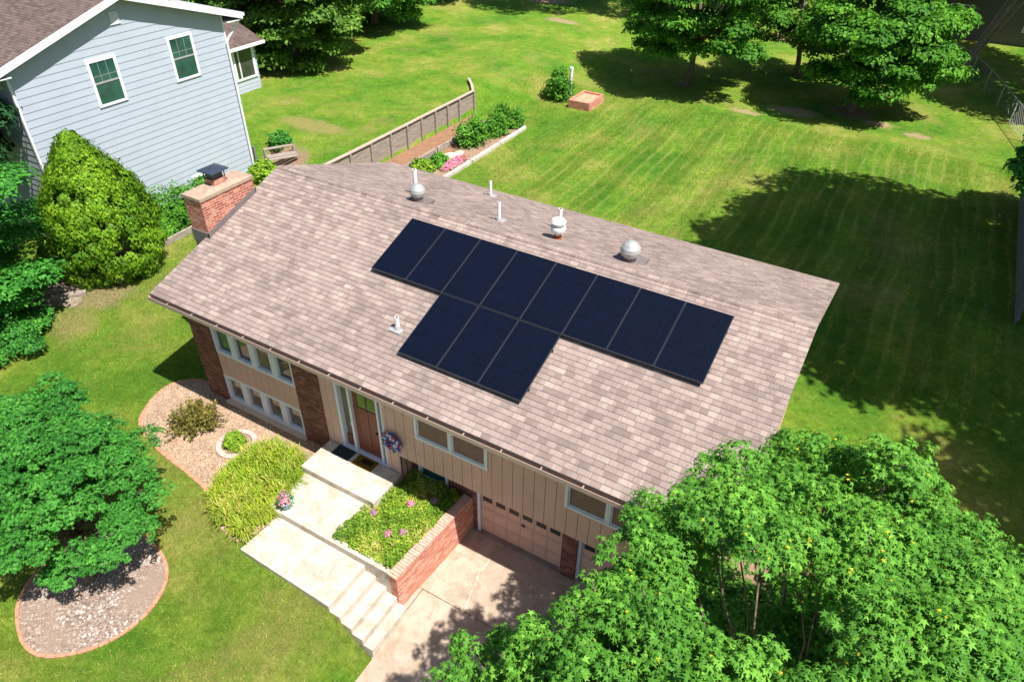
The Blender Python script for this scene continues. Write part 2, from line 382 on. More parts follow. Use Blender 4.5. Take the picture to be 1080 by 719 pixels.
def leafobj(name, pos, nrm, size, mat, tmpl, parent=None, val=None, heading=None, rng=RNG, extra=None):
    tv, tf = tmpl; n = len(pos)
    if heading is None: u, w, k = frames(nrm, rng)
    else:
        k = nrm/np.linalg.norm(nrm, axis=1, keepdims=True)
        u = heading - k*(heading*k).sum(1, keepdims=True); u /= np.linalg.norm(u, axis=1, keepdims=True)+1e-9; w = np.cross(k, u)
    V = pos[:,None,:] + size[:,None,None]*(tv[None,:,0:1]*u[:,None,:] + tv[None,:,1:2]*w[:,None,:] + tv[None,:,2:3]*k[:,None,:])
    F = tf[None] + (np.arange(n)*len(tv))[:,None,None]
    V = V.reshape(-1, 3); F = F.reshape(-1, tf.shape[1])
    me = bpy.data.meshes.new(name)
    org = np.array(ORG.get(parent.name, Vector((0,0,0)))) if parent else np.zeros(3)
    V = V - org
    me.vertices.add(len(V)); me.vertices.foreach_set('co', V.ravel().astype(np.float32))
    me.loops.add(F.size); me.loops.foreach_set('vertex_index', F.ravel().astype(np.int32))
    me.polygons.add(len(F)); me.polygons.foreach_set('loop_start', (np.arange(len(F))*tf.shape[1]).astype(np.int32))
    me.update(calc_edges=True)
    if val is None: val = rng.random(n)
    at = me.attributes.new('lv', 'FLOAT', 'FACE')
    at.data.foreach_set('value', np.repeat(val, len(tf)).astype(np.float32))
    me.materials.append(mat)
    o = bpy.data.objects.new(name, me); COL.objects.link(o)
    if parent: o.parent = parent
    ORG[o.name] = Vector(org)
    return o
def sph(n, rng):
    d = rng.normal(size=(n, 3)); return d/np.linalg.norm(d, axis=1, keepdims=True)

def crown_clumps(c, rad, n, cr, rng, zcut=-.5, shell=.55, squash=.6, keep=None):
    out = []; tries = 0
    while len(out) < n and tries < n*60:
        tries += 1
        d = sph(1, rng)[0]
        if d[2] < zcut: continue
        q = shell + (1-shell)*rng.random()**.6
        p = np.array(c) + d*np.array(rad)*q
        r = cr*(.65 + .7*rng.random())
        if keep and not keep(p, r): continue
        if any(np.linalg.norm((p-o[0])/np.array([1,1,.7])) < .62*(r+o[1])*.8 for o in out) and tries < n*40: continue
        out.append((p, r))
    return out
def clump_leaves(clumps, per, rng, squash=.6, up=.7, inner=.35, density=None):
    P_, N_, V_ = [], [], []
    R0 = np.mean([r for _, r in clumps])
    for p, r in clumps:
        n = int(per*(r/R0)**2)
        d = sph(n, rng); d[:,2] = np.where(d[:,2] < -.25, -d[:,2]*.7, d[:,2])
        # lumpy surface: low-frequency wobble of the radius
        ph = rng.random(3)*6.28
        wob = 1 + .22*np.sin(d[:,0]*5+ph[0])*np.sin(d[:,1]*5+ph[1]) + .12*np.sin(d[:,2]*9+ph[2])
        q = (inner + (1-inner)*rng.random(n)**.35)*wob
        pos = p + d*q[:,None]*r*np.array([1,1,squash])
        nr = d*np.array([1,1,1.4]) + np.array([0,0,up]) + rng.normal(size=(n,3))*.42
        P_.append(pos); N_.append(nr); V_.append(np.clip(rng.normal(.45 + .12*rng.normal(), .22, n), 0, .999))
    return np.vstack(P_), np.vstack(N_), np.concatenate(V_)
def limb(mb, a, b, r0, r1, rng, sag=.1, k=5):
    a = np.array(a, float); b = np.array(b, float); pts = []
    L = np.linalg.norm(b-a)
    for i in range(k):
        t = i/(k-1); p = a + (b-a)*t
        if 0 < i < k-1: p = p + rng.normal(size=3)*L*.035
        p[2] -= math.sin(t*math.pi)*L*sag
        pts.append(tuple(p))
    mb.tube(pts, [r0 + (r1-r0)*i/(k-1) for i in range(k)], 7)
def tree(name, label, base, crown_c, rad, n, cr, per, leaf, mat, tmpl, seed, trunk_r=.2, bark='bark', zcut=-.5, group=None,
         squash=.6, up=.7, keep=None, cat='tree', shell=.55, stems=1, inner=.35, fork=.45, fine_limbs=True):
    rng = np.random.default_rng(seed)
    root = thing(name, label, cat, base, group)
    cl = crown_clumps(crown_c, rad, n, cr, rng, zcut, shell, keep=keep)
    pos, nr, val = clump_leaves(cl, per, rng, squash, up, inner)
    leafobj('crown', pos, nr, leaf*(.7+.6*rng.random(len(pos))), mat, tmpl, root, val, rng=rng)
    mb = MB(); base = np.array(base, float); cc = np.array(crown_c, float)
    fk = base + (cc-base)*fork
    for s in range(stems):
        off = np.array([math.cos(s*2.3), math.sin(s*2.3), 0])*(trunk_r*.8 if stems > 1 else 0)
        fs = fk + off*(6 if stems > 1 else 0)
        mid = (base+off+fs)/2 + rng.normal(size=3)*trunk_r*.4
        mb.tube([tuple(base+off-np.array([0,0,.15])), tuple(base+off+np.array([0,0,.12])), tuple(mid), tuple(fs), tuple(fs+(cc-fs)*.7)],
                [trunk_r*1.5, trunk_r*1.08, trunk_r*.9, trunk_r*.75, trunk_r*.3], 10)
        for i, (p, r) in enumerate(cl):
            if i % stems != s: continue
            t = rng.random()*.55; st = fs + (cc-fs)*t
            limb(mb, st, p, trunk_r*.32, trunk_r*.06, rng, .04)
    mb.build('trunk', M[bark], root, smooth=True)
    return root

# ================================================================== SETTING
def S(t, a, b):
    t = np.clip((t-a)/(b-a), 0, 1); return t*t*(3-2*t)
def ground(x, y):
    x = np.asarray(x, float); y = np.asarray(y, float)
    z = .86 + 0*x - .012*np.clip(-y-3, 0, 60)
    # driveway hollow in front of the garage
    dz = -.04*np.clip(-y-.5, 0, 30) - .035
    s = S(x, 7.95, 9.25)*(1 - S(x, 15.0, 17.5))*(1 - S(y, 1.6, 5.5))
    s = np.where((x < 9.0) & (y > -1.6), 0, s)
    z = z*(1-s) + dz*s
    hole = ((x > 5.5) & (x < 9.35) & (y > -2.75) & (y < .9)) 
    z = np.where(hole, np.minimum(z, .86)-1.1*S(x, 7.2, 8.4)-.1, z)
    # neighbour's lawn is higher, held back by the timber wall
    w = np.clip((y-24.4)*.9, 0, 14)
    side = np.where(y < 24.4, (x < -6.08).astype(float), 1 - S(x, -6.3 - .35*w, -6.0 + .65*w))
    z = z + 1.08*S(y, 11.8, 14.6)*side
    z = z + .012*np.clip(y-40, 0, 60)
    return z
def g(x, y): return float(ground(x, y))

xs = np.concatenate([-np.geomspace(420, 22, 16), np.arange(-21.5, 24, .22), np.geomspace(24.5, 420, 16)])
ys = np.concatenate([-np.geomspace(420, 16, 14), np.arange(-15.5, 34, .22), np.arange(34.5, 62, .8), np.geomspace(64, 700, 14)])
X, Y = np.meshgrid(xs, ys); Z = ground(X, Y)
V = np.stack([X, Y, Z], -1).reshape(-1, 3); nx = len(xs)
idx = (np.arange(len(ys)-1)[:,None]*nx + np.arange(nx-1)[None]).ravel()
F = np.stack([idx, idx+1, idx+1+nx, idx+nx], 1)
me = bpy.data.meshes.new('ground'); me.vertices.add(len(V)); me.vertices.foreach_set('co', V.ravel())
me.loops.add(F.size); me.loops.foreach_set('vertex_index', F.ravel().astype(np.int32))
me.polygons.add(len(F)); me.polygons.foreach_set('loop_start', (np.arange(len(F))*4).astype(np.int32))
me.polygons.foreach_set('use_smooth', [True]*len(F)); me.update(calc_edges=True); me.materials.append(M['lawn'])
go = bpy.data.objects.new('lawn', me); COL.objects.link(go); tag(go, kind='structure')

def smooth_poly(pts, k=6):
    out = []; n = len(pts)
    for i in range(n):
        p0, p1, p2, p3 = [np.array(pts[(i+j) % n]) for j in (-1,0,1,2)]
        for t in np.linspace(0, 1, k, endpoint=False):
            out.append(tuple(.5*((2*p1)+(-p0+p2)*t+(2*p0-5*p1+4*p2-p3)*t*t+(-p0+3*p1-3*p2+p3)*t**3)))
    return out
def inpoly(x, y, poly):
    x = np.asarray(x); y = np.asarray(y); c = np.zeros(x.shape, bool); n = len(poly)
    for i in range(n):
        x1, y1 = poly[i]; x2, y2 = poly[(i+1) % n]
        if y1 == y2: continue
        k = ((y1 > y) != (y2 > y)) & (x < (x2-x1)*(y-y1)/(y2-y1)+x1)
        c ^= k
    return c

# driveway: slabs with open joints, each pad part of one paved sheet
mb = MB()
def dz(x, y): return -.04*max(0, -y-.5)
mb.prism([(8.93,-2.9),(9.08,-2.9),(9.08,-1.06),(8.93,-1.06)], -.12, -.002)
xsj = [9.09, 12.05, 15.0]; ysj = [1.07, -1.05, -4.2, -7.4, -10.6, -13.8]
for i in range(2):
    for j in range(5):
        x0, x1, y1, y0 = (8.92 if i == 0 and j == 0 else xsj[i])+.008, xsj[i+1]-.008, ysj[j]-.008, ysj[j+1]+.008
        mb.prism([(x0,y0),(x1,y0),(x1,y1),(x0,y1)], lambda x, y: dz(x,y)-.12, dz)
o = mb.build('driveway', M['drive'], bevel=.006); tag(o, kind='structure')
mb = MB(); mb.prism([(9.06,-13.9),(15.03,-13.9),(15.03,1.07),(9.06,1.07)], lambda x, y: dz(x,y)-.13, lambda x, y: dz(x,y)-.014)
o = mb.build('driveway_joint_bed', plain('joint_dirt', (.2,.15,.1), .98, .05)); tag(o, kind='structure')
# sealed crack, a strip of pale filler a few mm proud of the slab
mb = MB(); pts = [(10.0,.50),(10.03,.25),(9.99,0),(10.08,-.3),(10.12,-.6),(10.24,-1.02)]
rg = np.random.default_rng(3); fine = []
for a, b in zip(pts[:-1], pts[1:]):
    for t in np.linspace(0, 1, 5, endpoint=False): fine.append((a[0]+(b[0]-a[0])*t+rg.normal()*.009, a[1]+(b[1]-a[1])*t))
fine.append(pts[-1])
for a, b in zip(fine[:-1], fine[1:]):
    w = .017
    mb.prism([(a[0]-w,a[1]),(b[0]-w,b[1]),(b[0]+w,b[1]),(a[0]+w,a[1])], lambda x, y: dz(x,y)+.001, lambda x, y: dz(x,y)+.006)
o = mb.build('sealed_crack', M['conc']); tag(o, kind='structure')

# gravel bed in front of the left windows
bed = smooth_poly([(1.0,.66),(.3,.75),(-.35,.82),(-.85,.45),(-.98,0),(-.82,-.62),(-.37,-1.27),(.34,-1.57),(1.27,-1.75),(2.2,-1.85),(3.1,-2.0),(3.63,-2.25),(4.3,-2.62),(5.04,-2.72),(5.25,-2.2),(5.3,-1.62),(5.05,-1.2),(4.95,-.4),(4.92,.62),(3,.64)], 5)
mb = MB(); mb.prism(bed, .84, .885); o = mb.build('gravel_bed', M['gravel']); tag(o, kind='structure')
# brick edging along its lawn side
def edging(name, pts, w, h, z, label, closed=False, ln=.2, mat='edge_brick', gap=.012, cat='edging'):
    mb = MB(); P_ = [np.array(p) for p in pts]
    if closed: P_.append(P_[0])
    d = 0
    seg = [np.linalg.norm(P_[i+1]-P_[i]) for i in range(len(P_)-1)]; cum = np.concatenate([[0], np.cumsum(seg)])
    def at(s):
        i = min(max(np.searchsorted(cum, s)-1, 0), len(seg)-1); t = (s-cum[i])/seg[i]; return P_[i]+(P_[i+1]-P_[i])*t, (P_[i+1]-P_[i])/seg[i]
    s = 0
    while s + ln <= cum[-1]:
        c, t = at(s+ln/2); n = np.array([-t[1], t[0]]); l = ln/2-gap/2
        q = [c-t*l-n*w/2, c+t*l-n*w/2, c+t*l+n*w/2, c-t*l+n*w/2]
        hz = random.uniform(-.012, .012)
        zz = z if not callable(z) else z(c[0], c[1])
        mb.prism([tuple(p) for p in q], zz-.05, zz+h+hz); s += ln
    o = mb.build(name, M[mat], bevel=.006); tag(o, label, cat); return o
k0 = 10
edging('brick_edging', bed[8:60], .1, .035, .86, 'thin terracotta brick edging curving round the gravel bed', ln=.2)
isl = [(3.3+1.5*math.cos(t), -5.22+1.5*math.sin(t)) for t in np.linspace(0, 2*math.pi, 60, endpoint=False)]
isl = [(x + .0, y + .05*math.sin(3*x)) for x, y in isl]
mb = MB(); mb.prism(isl, lambda x, y: g(x,y)-.05, lambda x, y: g(x,y)+.03); o = mb.build('tree_island_gravel', M['gravel_grey']); tag(o, kind='structure')
edging('tree_ring_edging', isl, .075, .045, lambda x, y: g(x,y), 'round orange brick edging of the tree island on the front lawn', closed=True)

# dirt bed behind the house, gravel bed beside it
mb = MB(); mb.prism([(-5.9,13.2),(-3.55,13.2),(-3.45,16.2),(-4.35,23.3),(-5.95,24.3)], .8, .9); o = mb.build('garden_dirt', M['soil']); tag(o, kind='structure')
mb = MB(); mb.prism([(-3.4,13.2),(-2.2,13.2),(-2.42,23.75),(-3.3,24.0),(-4.2,23.3),(-3.5,17)], .8, .893)
o = mb.build('garden_bed_soil', M['mulch']); tag(o, kind='structure')

# small loose patches on the ground
def patch(name, cx, cy, rx, ry, mat, seed, up=.008, n=26):
    rg = np.random.default_rng(seed); pts = []
    ph = rg.random(4)*6.28
    for t in np.linspace(0, 2*math.pi, n, endpoint=False):
        q = 1 + .22*math.sin(2*t+ph[0]) + .14*math.sin(3*t+ph[1]) + .1*math.sin(5*t+ph[2]) + .06*math.sin(9*t+ph[3])
        pts.append((cx+rx*q*math.cos(t), cy+ry*q*math.sin(t)))
    mb = MB(); c = (cx, cy, g(cx, cy)+up+.01)
    vs = [c] + [(x, y, g(x, y)+up) for x, y in pts]
    mb.add(vs, [(0, i+1, (i+1) % n + 1) for i in range(n)])
    o = mb.build(name, M[mat]); tag(o, kind='structure'); return o
patch('stony_path', -9.2, 1.2, 1.6, 1.1, 'gravel_grey', 12, up=.02)

# ================================================================== MAIN HOUSE
house = thing('split_level_house', 'tan split-level house with pinkish shingle roof, brick pillars and brick chimney', 'house', (7.5, 5, 0))
FY, BY_, GY = .65, 9.27, 1.07      # front wall, back wall, garage wall
XL, XR = .3, 14.92
# roof
mb = MB(); t = .07
prof = [(0, EZ), (RUN, RZ), (2*RUN, EZ), (2*RUN, EZ-t), (RUN, RZ-t), (0, EZ-t)]
n = 6
vs = [(0, y, z) for y, z in prof] + [(LEN, y, z) for y, z in prof]
mb.add(vs, [(0,1,4,5), (1,2,3,4), (11,10,7,6), (10,9,8,7), (0,6,7,1), (1,7,8,2), (2,8,9,3), (3,9,10,4), (4,10,11,5), (5,11,6,0)])
roof = mb.build('roof', M['shingle'], house)
# ridge caps
mb = MB(); x = .05; rg = np.random.default_rng(5); i = 0
while x < LEN-.1:
    w = .13; x1 = min(x+.33, LEN-.02); zt = RZ+.012; zb = RZ-w*SN/CS*.9+.010
    a = .012
    vs = [(x, RUN-w, zb), (x, RUN, zt+.0), (x, RUN+w, zb), (x1, RUN-w, zb+a), (x1, RUN, zt+a), (x1, RUN+w, zb+a)]
    vs += [(p[0], p[1], p[2]-.02) for p in vs]
    mb.add(vs, [(0,3,4,1), (1,4,5,2), (6,7,10,9), (7,8,11,10), (3,9,10,4), (4,10,11,5), (0,1,7,6), (1,2,8,7), (0,6,9,3), (2,5,11,8)]); x = x1-.03; i += 1
mb.build('ridge_cap', M['shingle'], roof)
# fascia, rake boards, soffit
mb = MB()
mb.box(.02, LEN-.02, .03, .055, EZ-.25, EZ-t-.002); mb.box(.02, LEN-.02, 2*RUN-.055, 2*RUN-.03, EZ-.25, EZ-t-.002)
for x0, x1 in ((.02, .045), (LEN-.045, LEN-.02)):
    vs = []
    for x in (x0, x1):
        vs += [(x, .06, zroof(.06)-t-.003), (x, RUN, RZ-t-.003), (x, 2*RUN-.06, zroof(.06)-t-.003), (x, 2*RUN-.06, zroof(.06)-.26), (x, RUN, RZ-.26), (x, .06, zroof(.06)-.26)]
    mb.add(vs, [(0,1,4,5), (1,2,3,4), (11,10,7,6), (10,9,8,7), (0,6,7,1), (1,7,8,2), (2,8,9,3), (3,9,10,4), (4,10,11,5), (5,11,6,0)])
mb.build('fascia', M['fascia'], roof)
mb = MB(); mb.box(.045, LEN-.045, .056, FY, EZ-.24, EZ-.21); mb.build('soffit', M['soffit'], roof); mb = MB(); mb.box(.045, LEN-.045, BY_, 2*RUN-.056, EZ-.24, EZ-.21)
mb.build('soffit', M['soffit'], roof)
# gutter: open K-style channel
def gutter(y0, y1, flip):
    mb = MB(); zt, zb = EZ-.045, EZ-.16
    s = 1 if not flip else -1
    yo, yi = (y0, y1)
    mb.box(.01, LEN-.01, min(yo, yo+s*.014), max(yo, yo+s*.014), zb, zt)
    mb.box(.01, LEN-.01, min(yo+s*.014, yi), max(yo+s*.014, yi), zb, zb+.01)
    mb.box(.01, .022, min(yo+s*.014, yi), max(yo+s*.014, yi), zb+.01, zt-.005); mb.box(LEN-.022, LEN-.01, min(yo+s*.014, yi), max(yo+s*.014, yi), zb+.01, zt-.005)
    for x in np.arange(.7, LEN, .9): mb.box(x, x+.025, min(yo+s*.014, yi), max(yo+s*.014, yi), zt-.012, zt-.004)
    return mb.build('gutter', M['gutter'], roof)
gutter(-.085, .03, False); gutter(2*RUN+.085, 2*RUN-.03, True)

# vents and pipes on the roof
def roofpt(x, y): return (x, y, zroof(y))
def globe_vent(x, y, r, h, mat, fins=True):
    mb = MB(); z = zroof(y)
    mb.box(x-r*1.5, x+r*1.5, y-r*1.4, y+r*1.4, z-.06, z+.02, 1)
    mb.cyl((x, y, z-.02), (x, y, z+h-.55*r), r*.62, r*.62, 16, 1)
    prof = [(r*.6, h-.7*r), (r*.9, h-.4*r), (r, h), (r*.92, h+.38*r), (r*.66, h+.72*r), (r*.3, h+.93*r), (.01, h+.97*r)]
    if fins:
        nn = 26
        for i in range(nn):
            a = 2*math.pi*i/nn; a2 = a+.2
            for (r0, z0), (r1, z1) in zip(prof[:-1], prof[1:]):
                p = [(x+r0*math.cos(a), y+r0*math.sin(a), z+z0), (x+r0*1.0*math.cos(a2+.06), y+r0*math.sin(a2+.06), z+z0),
                     (x+r1*math.cos(a2+.06), y+r1*math.sin(a2+.06), z+z1), (x+r1*math.cos(a), y+r1*math.sin(a), z+z1)]
                mb.add(p, [(0,1,2,3)])
        mb.lathe((x, y, z), [(q*.93, w) for q, w in prof], 22)
    else: mb.lathe((x, y, z), prof, 22)
    return mb.build('globe_vent', [mat, M['flashing']], roof)
globe_vent(4.62, 5.5, .22, .30, M['galv']); globe_vent(10.75, 5.68, .25, .30, M['galv'])
def pipe(x, y, h, r=.045, boot=True):
    mb = MB(); z = zroof(y)
    mb.cyl((x, y, z-.02), (x, y, z+h), r, r, 14); mb.cyl((x, y, z+h-.003), (x, y, z+h+.001), r*.7, r*.7, 12, 1)
    mb.box(x-.16, x+.16, y-.15, y+.15, z-.05, z+.012, 2); mb.cyl((x, y, z-.02), (x, y, z+.09), r*2, r*1.2, 14, 2)
    return mb.build('vent_pipe', [M['pvc'], M['black'], M['galv']], roof)
pipe(3.98, 6.24, .75, .06); pipe(4.85, 8.85, .5); pipe(6.92, 5.95, .55); pipe(8.2, 7.0, .6, .055); pipe(6.88, 1.55, .32, .05)
# white storm-collar flue with a rusty base
mb = MB(); x, y = 8.72, 5.85; z = zroof(y)
mb.cyl((x, y, z-.03), (x, y, z+.12), .11, .09, 16, 1); mb.cyl((x, y, z+.1), (x, y, z+.22), .08, .08, 14, 0)
mb.lathe((x, y, z), [(.09, .2), (.19, .24), (.2, .3), (.19, .36), (.13, .37), (.13, .42), (.19, .44), (.2, .48), (.16, .54), (.02, .58)], 20)
mb.build('flue_vent', [M['galv_light'], M['rust']], roof)

# chimney
cx0, cx1, cy0, cy1 = -.53, .13, 2.05, 3.84
mb = MB(); mb.box(cx0, cx1, cy0, cy1, .3, 6.27); ch = mb.build('chimney', M['brick_red'], house)
# uneven brick courses for relief
mb = MB()
mb.prism([(cx0-.025,cy0-.025),(cx1+.025,cy0-.025),(cx1+.025,cy1+.025),(cx0-.025,cy1+.025)], 6.27, 6.37)
vs = [(cx0-.025,cy0-.025,6.37),(cx1+.025,cy0-.025,6.37),(cx1+.025,cy1+.025,6.37),(cx0-.025,cy1+.025,6.37),(-.42,2.5,6.44),(0,2.5,6.44),(0,3.4,6.44),(-.42,3.4,6.44)]
mb.add(vs, [(0,1,5,4),(1,2,6,5),(2,3,7,6),(3,0,4,7),(4,5,6,7)])
mb.build('cement_cap', M['stone_cap'], ch, bevel=.012)
mb = MB(); mb.box(-.4, -.04, 2.72, 3.12, 6.4, 6.58); mb.build('flue_tile', M['brick_red'], ch)
mb = MB(); mb.box(-.36, -.08, 2.76, 3.08, 6.58, 6.72)
for sx in (-.41, -.05):
    for sy in (2.72, 3.1): mb.box(sx, sx+.02, sy, sy+.02, 6.56, 6.80)
mb.box(-.5, .06, 2.62, 3.22, 6.79, 6.82)
vs = [(-.5,2.62,6.82),(.06,2.62,6.82),(.06,3.22,6.82),(-.5,3.22,6.82),(-.22,2.92,6.93)]
mb.add(vs, [(0,1,4),(1,2,4),(2,3,4),(3,0,4)]); mb.build('flue_cap', M['darkmetal'], ch)
mb = MB()   # stepped flashing where roof meets brick
vs = []
for x in (cx1+.004, cx1+.02):
    vs += [(x, cy0-.03, zroof(cy0-.03)-.03), (x, cy1+.03, zroof(cy1+.03)-.03), (x, cy1+.03, zroof(cy1+.03)+.17), (x, cy0-.03, zroof(cy0-.03)+.17)]
mb.add(vs, [(3,2,1,0),(4,5,6,7),(0,1,5,4),(1,2,6,5),(2,3,7,6),(3,0,4,7)])
mb.box(cx0, cx1+.02, cy0-.03, cy0-.004, zroof(cy0)-.22, zroof(cy0)+.13); mb.box(-.02, cx1+.02, cy1+.004, cy1+.03, zroof(cy1)-.1, zroof(cy1)+.13)
mb.build('flashing', M['flashing'], ch)

# walls
mb = MB()   # shell behind the cladding
mb.box(XL+.05, XR-.05, GY+.12, BY_-.05, -.3, EZ-.2)
mb.build('wall', M['siding_gap'], house)
mb = MB()   # gable ends and rear: boards
def boards_x(mb, xface, y0, y1, z0, ztop, out):
    y = y0
    while y < y1-.02:
        e = min(y+.27, y1); zt = min(ztop(y), ztop(e-.01))
        if (y < RUN < e): zt = min(ztop(y), ztop(e))
        mb.box(min(xface, xface+out*.02), max(xface, xface+out*.02), y, e-.012, z0, zt); y = e
for xf, out in ((XL+.05, -1), (XR-.05, 1)):
    zt = lambda y: zroof(y)-.1
    mb.box(min(xf, xf-out*.02), max(xf, xf-out*.02), GY+.12, BY_-.05, .0, EZ-.2)
    boards_x(mb, xf, FY+.03, BY_, .3, zt, out)
    vs = [(xf-out*.03, GY+.1, EZ-.2), (xf-out*.03, BY_-.05, EZ-.2), (xf-out*.03, BY_-.05, zroof(BY_)-.12), (xf-out*.03, RUN, RZ-.12), (xf-out*.03, GY+.1, zroof(GY)-.12)]
    mb.add(vs, [(0,1,2,3,4)])
x = XL+.05
while x < XR-.1: mb.box(x, min(x+.258, XR-.05), BY_-.05, BY_-.03, .3, EZ-.22); x += .27
mb.build('gable_siding', M['siding'], house)
mb = MB(); mb.box(XL+.02, XR-.02, GY+.14, BY_-.02, -.3, .98); mb.build('foundation', M['conc_wall'], house)

def hboards(mb, x0, x1, z0, z1, y=FY, cut=()):
    # vertical siding boards with real grooves, leaving out the window openings
    mb.box(x0, x1, y+.02, y+.06, z0+.002, z1, 1) if not cut else None
    k = math.floor((x0-.05)/.268); x = k*.268+.05
    while x < x1:
        a, e = max(x, x0), min(x+.256, x1)
        if e-a > .01:
            segs = [(z0, z1)]
            for cx0_, cx1_, cz0, cz1 in cut:
                if e > cx0_ and a < cx1_:
                    ns = []
                    for s0, s1 in segs:
                        if cz0 > s0: ns.append((s0, min(cz0, s1)))
                        if cz1 < s1: ns.append((max(cz1, s0), s1))
                    segs = ns
            for cx0_, cx1_, cz0, cz1 in cut:
                if a < cx0_ < e: mb.box(a, cx0_, y, y+.024, cz0, cz1, 0)
                if a < cx1_ < e: mb.box(cx1_, e, y, y+.024, cz0, cz1, 0)
            for s0, s1 in segs:
                if s1-s0 > .01: mb.box(a, e, y, y+.024, s0, s1, 0)
        x += .268
ZS = EZ-.24
mb = MB()
hboards(mb, 1.12, 4.02, 1.9, 2.66)
hboards(mb, 4.93, 5.38, 1.0, ZS)
hboards(mb, 6.90, 7.30, 1.05, ZS)
W2 = (7.86, 9.86, 2.87, 3.78); W3 = (11.77, 13.75, 2.86, 3.78)
mb.box(7.30, 14.9, FY+.026, FY+.06, 1.97, ZS, 1)
mb.box(4.93, 7.30, FY+.21, FY+.24, 1.0, ZS, 1)
mb.box(5.38, 6.90, FY, FY+.024, 3.52, ZS, 0)
hboards(mb, 7.301, 14.92, 1.95, ZS, cut=(W2, W3))
mb.box(7.27, 14.92, FY+.06, GY+.1, 1.96, 2.0, 0)      # soffit of the overhanging floor
mb.box(7.27, 7.30, FY+.03, GY, 1.0, 1.959, 0)
mb.build('front_siding', [M['siding'], M['siding_gap']], house)
# brick pillars and lower brick wall
mb = MB()
mb.box(.3, 1.10, FY-.03, GY+.1, .5, ZS)
mb.box(.3, .42, GY+.1, 1.9, .3, ZS)
mb.build('brick_pillar', M['brick'], house); mb = MB(); mb.box(4.06, 4.93, FY-.03, GY+.1, .5, ZS); mb.build('brick_pillar', M['brick'], house)
mb = MB()
mb.box(7.30, 7.52, GY, GY+.12, .3, 1.958); mb.box(7.52, 8.42, GY, GY+.12, .3, .98); mb.box(7.52, 8.42, GY, GY+.12, 1.47, 1.958)
mb.box(8.42, 9.29, GY, GY+.12, -.2, 1.958)
mb.build('lower_brick_wall', M['brick'], house)
for q in ((11.64, 12.03, GY-.1, GY+.12, -.2, 1.958), (14.35, 14.92, GY-.02, GY+.12, -.2, 1.958)): mb = MB(); mb.box(*q); mb.build('garage_pillar', M['brick'], house)
for q in ((9.29, 11.64, GY+.1, GY+.12, -.1, 1.958), (12.03, 14.35, GY+.1, GY+.12, -.1, 1.958), (.9,5.3, FY+.18, FY+.24, .6, ZS)): mb = MB(); mb.box(*q); mb.build('inner_wall', M['siding_gap'], house)
mb = MB(); mb.box(1.05, 4.1, FY-.13, FY+.03, .86, .955); mb.build('stone_sill', M['sill'], house, bevel=.01)
mb = MB(); mb.box(7.5, 8.46, GY-.05, GY+.01, .6, .955); mb.build('basement_sill', M['conc_wall'], house, bevel=.01)

# windows: frame with sashes, each pane its own piece
def window(parent, x0, x1, z0, z1, y, cols, glassm, fr=.06, mull=.07, depth=.07, rev=False, blind=False, matf='trim', sash=.03):
    mb = MB()
    mb.box(x0, x1, y-.02, y+depth, z0, z0+fr); mb.box(x0, x1, y-.02, y+depth, z1-fr, z1)
    mb.box(x0, x0+fr, y-.02, y+depth, z0+fr, z1-fr); mb.box(x1-fr, x1, y-.02, y+depth, z0+fr, z1-fr)
    W = (x1-x0-2*fr-(cols-1)*mull)/cols
    for i in range(1, cols): xm = x0+fr+i*W+(i-1)*mull; mb.box(xm, xm+mull, y-.014, y+depth, z0+fr, z1-fr)
    f = mb.build('window', M[matf], parent, bevel=.004)
    for i in range(cols):
        a = x0+fr+i*(W+mull)
        mb = MB(); mb.box(a, a+W, y+depth-.03, y+depth-.02, z0+fr, z1-fr); mb.build('pane', M[glassm[i % len(glassm)]], f)
        mb = MB(); s = sash
        mb.box(a, a+W, y+.012, y+depth-.03, z0+fr, z0+fr+s); mb.box(a, a+W, y+.012, y+depth-.03, z1-fr-s, z1-fr)
        mb.box(a, a+s, y+.012, y+depth-.03, z0+fr+s, z1-fr-s); mb.box(a+W-s, a+W, y+.012, y+depth-.03, z0+fr+s, z1-fr-s)
        mb.build('sash', M[matf], f)
    return f
window(house, 1.10, 4.06, 2.66, 3.85, FY+.02, 4, ['glass_g', 'glass', 'glass_l', 'glass'], fr=.09, mull=.2, depth=.11, sash=.02)
window(house, 1.10, 4.06, .955, 1.9, FY+.02, 4, ['glass_l', 'glass_l', 'glass_l', 'glass_l'], fr=.1, mull=.22, depth=.11, sash=.02)
window(house, *W2[:2], W2[2], W2[3], FY-.01, 2, ['glass', 'glass'], fr=.075, mull=.10, depth=.09)
window(house, *W3[:2], W3[2], W3[3], FY-.01, 2, ['glass', 'glass_g'], fr=.075, mull=.10, depth=.09)
window(house, 7.53, 8.42, .98, 1.47, GY-.02, 1, ['glass_g'], fr=.06, mull=.07, depth=.08)
# basement bare window, back windows and patio door on the rear wall
for x0 in (2.2, 5.4, 11.6):
    mb = MB(); y = BY_-.03
    mb.box(x0, x0+1.5, y, y+.05, 2.6, 3.7); f = mb.build('window', M['trim'], house)
    mb = MB(); mb.box(x0+.07, x0+.71, y+.05, y+.056, 2.67, 3.63); mb.build('pane', M['glass'], f)
    mb = MB(); mb.box(x0+.79, x0+1.43, y+.05, y+.056, 2.67, 3.63); mb.build('pane', M['glass'], f)

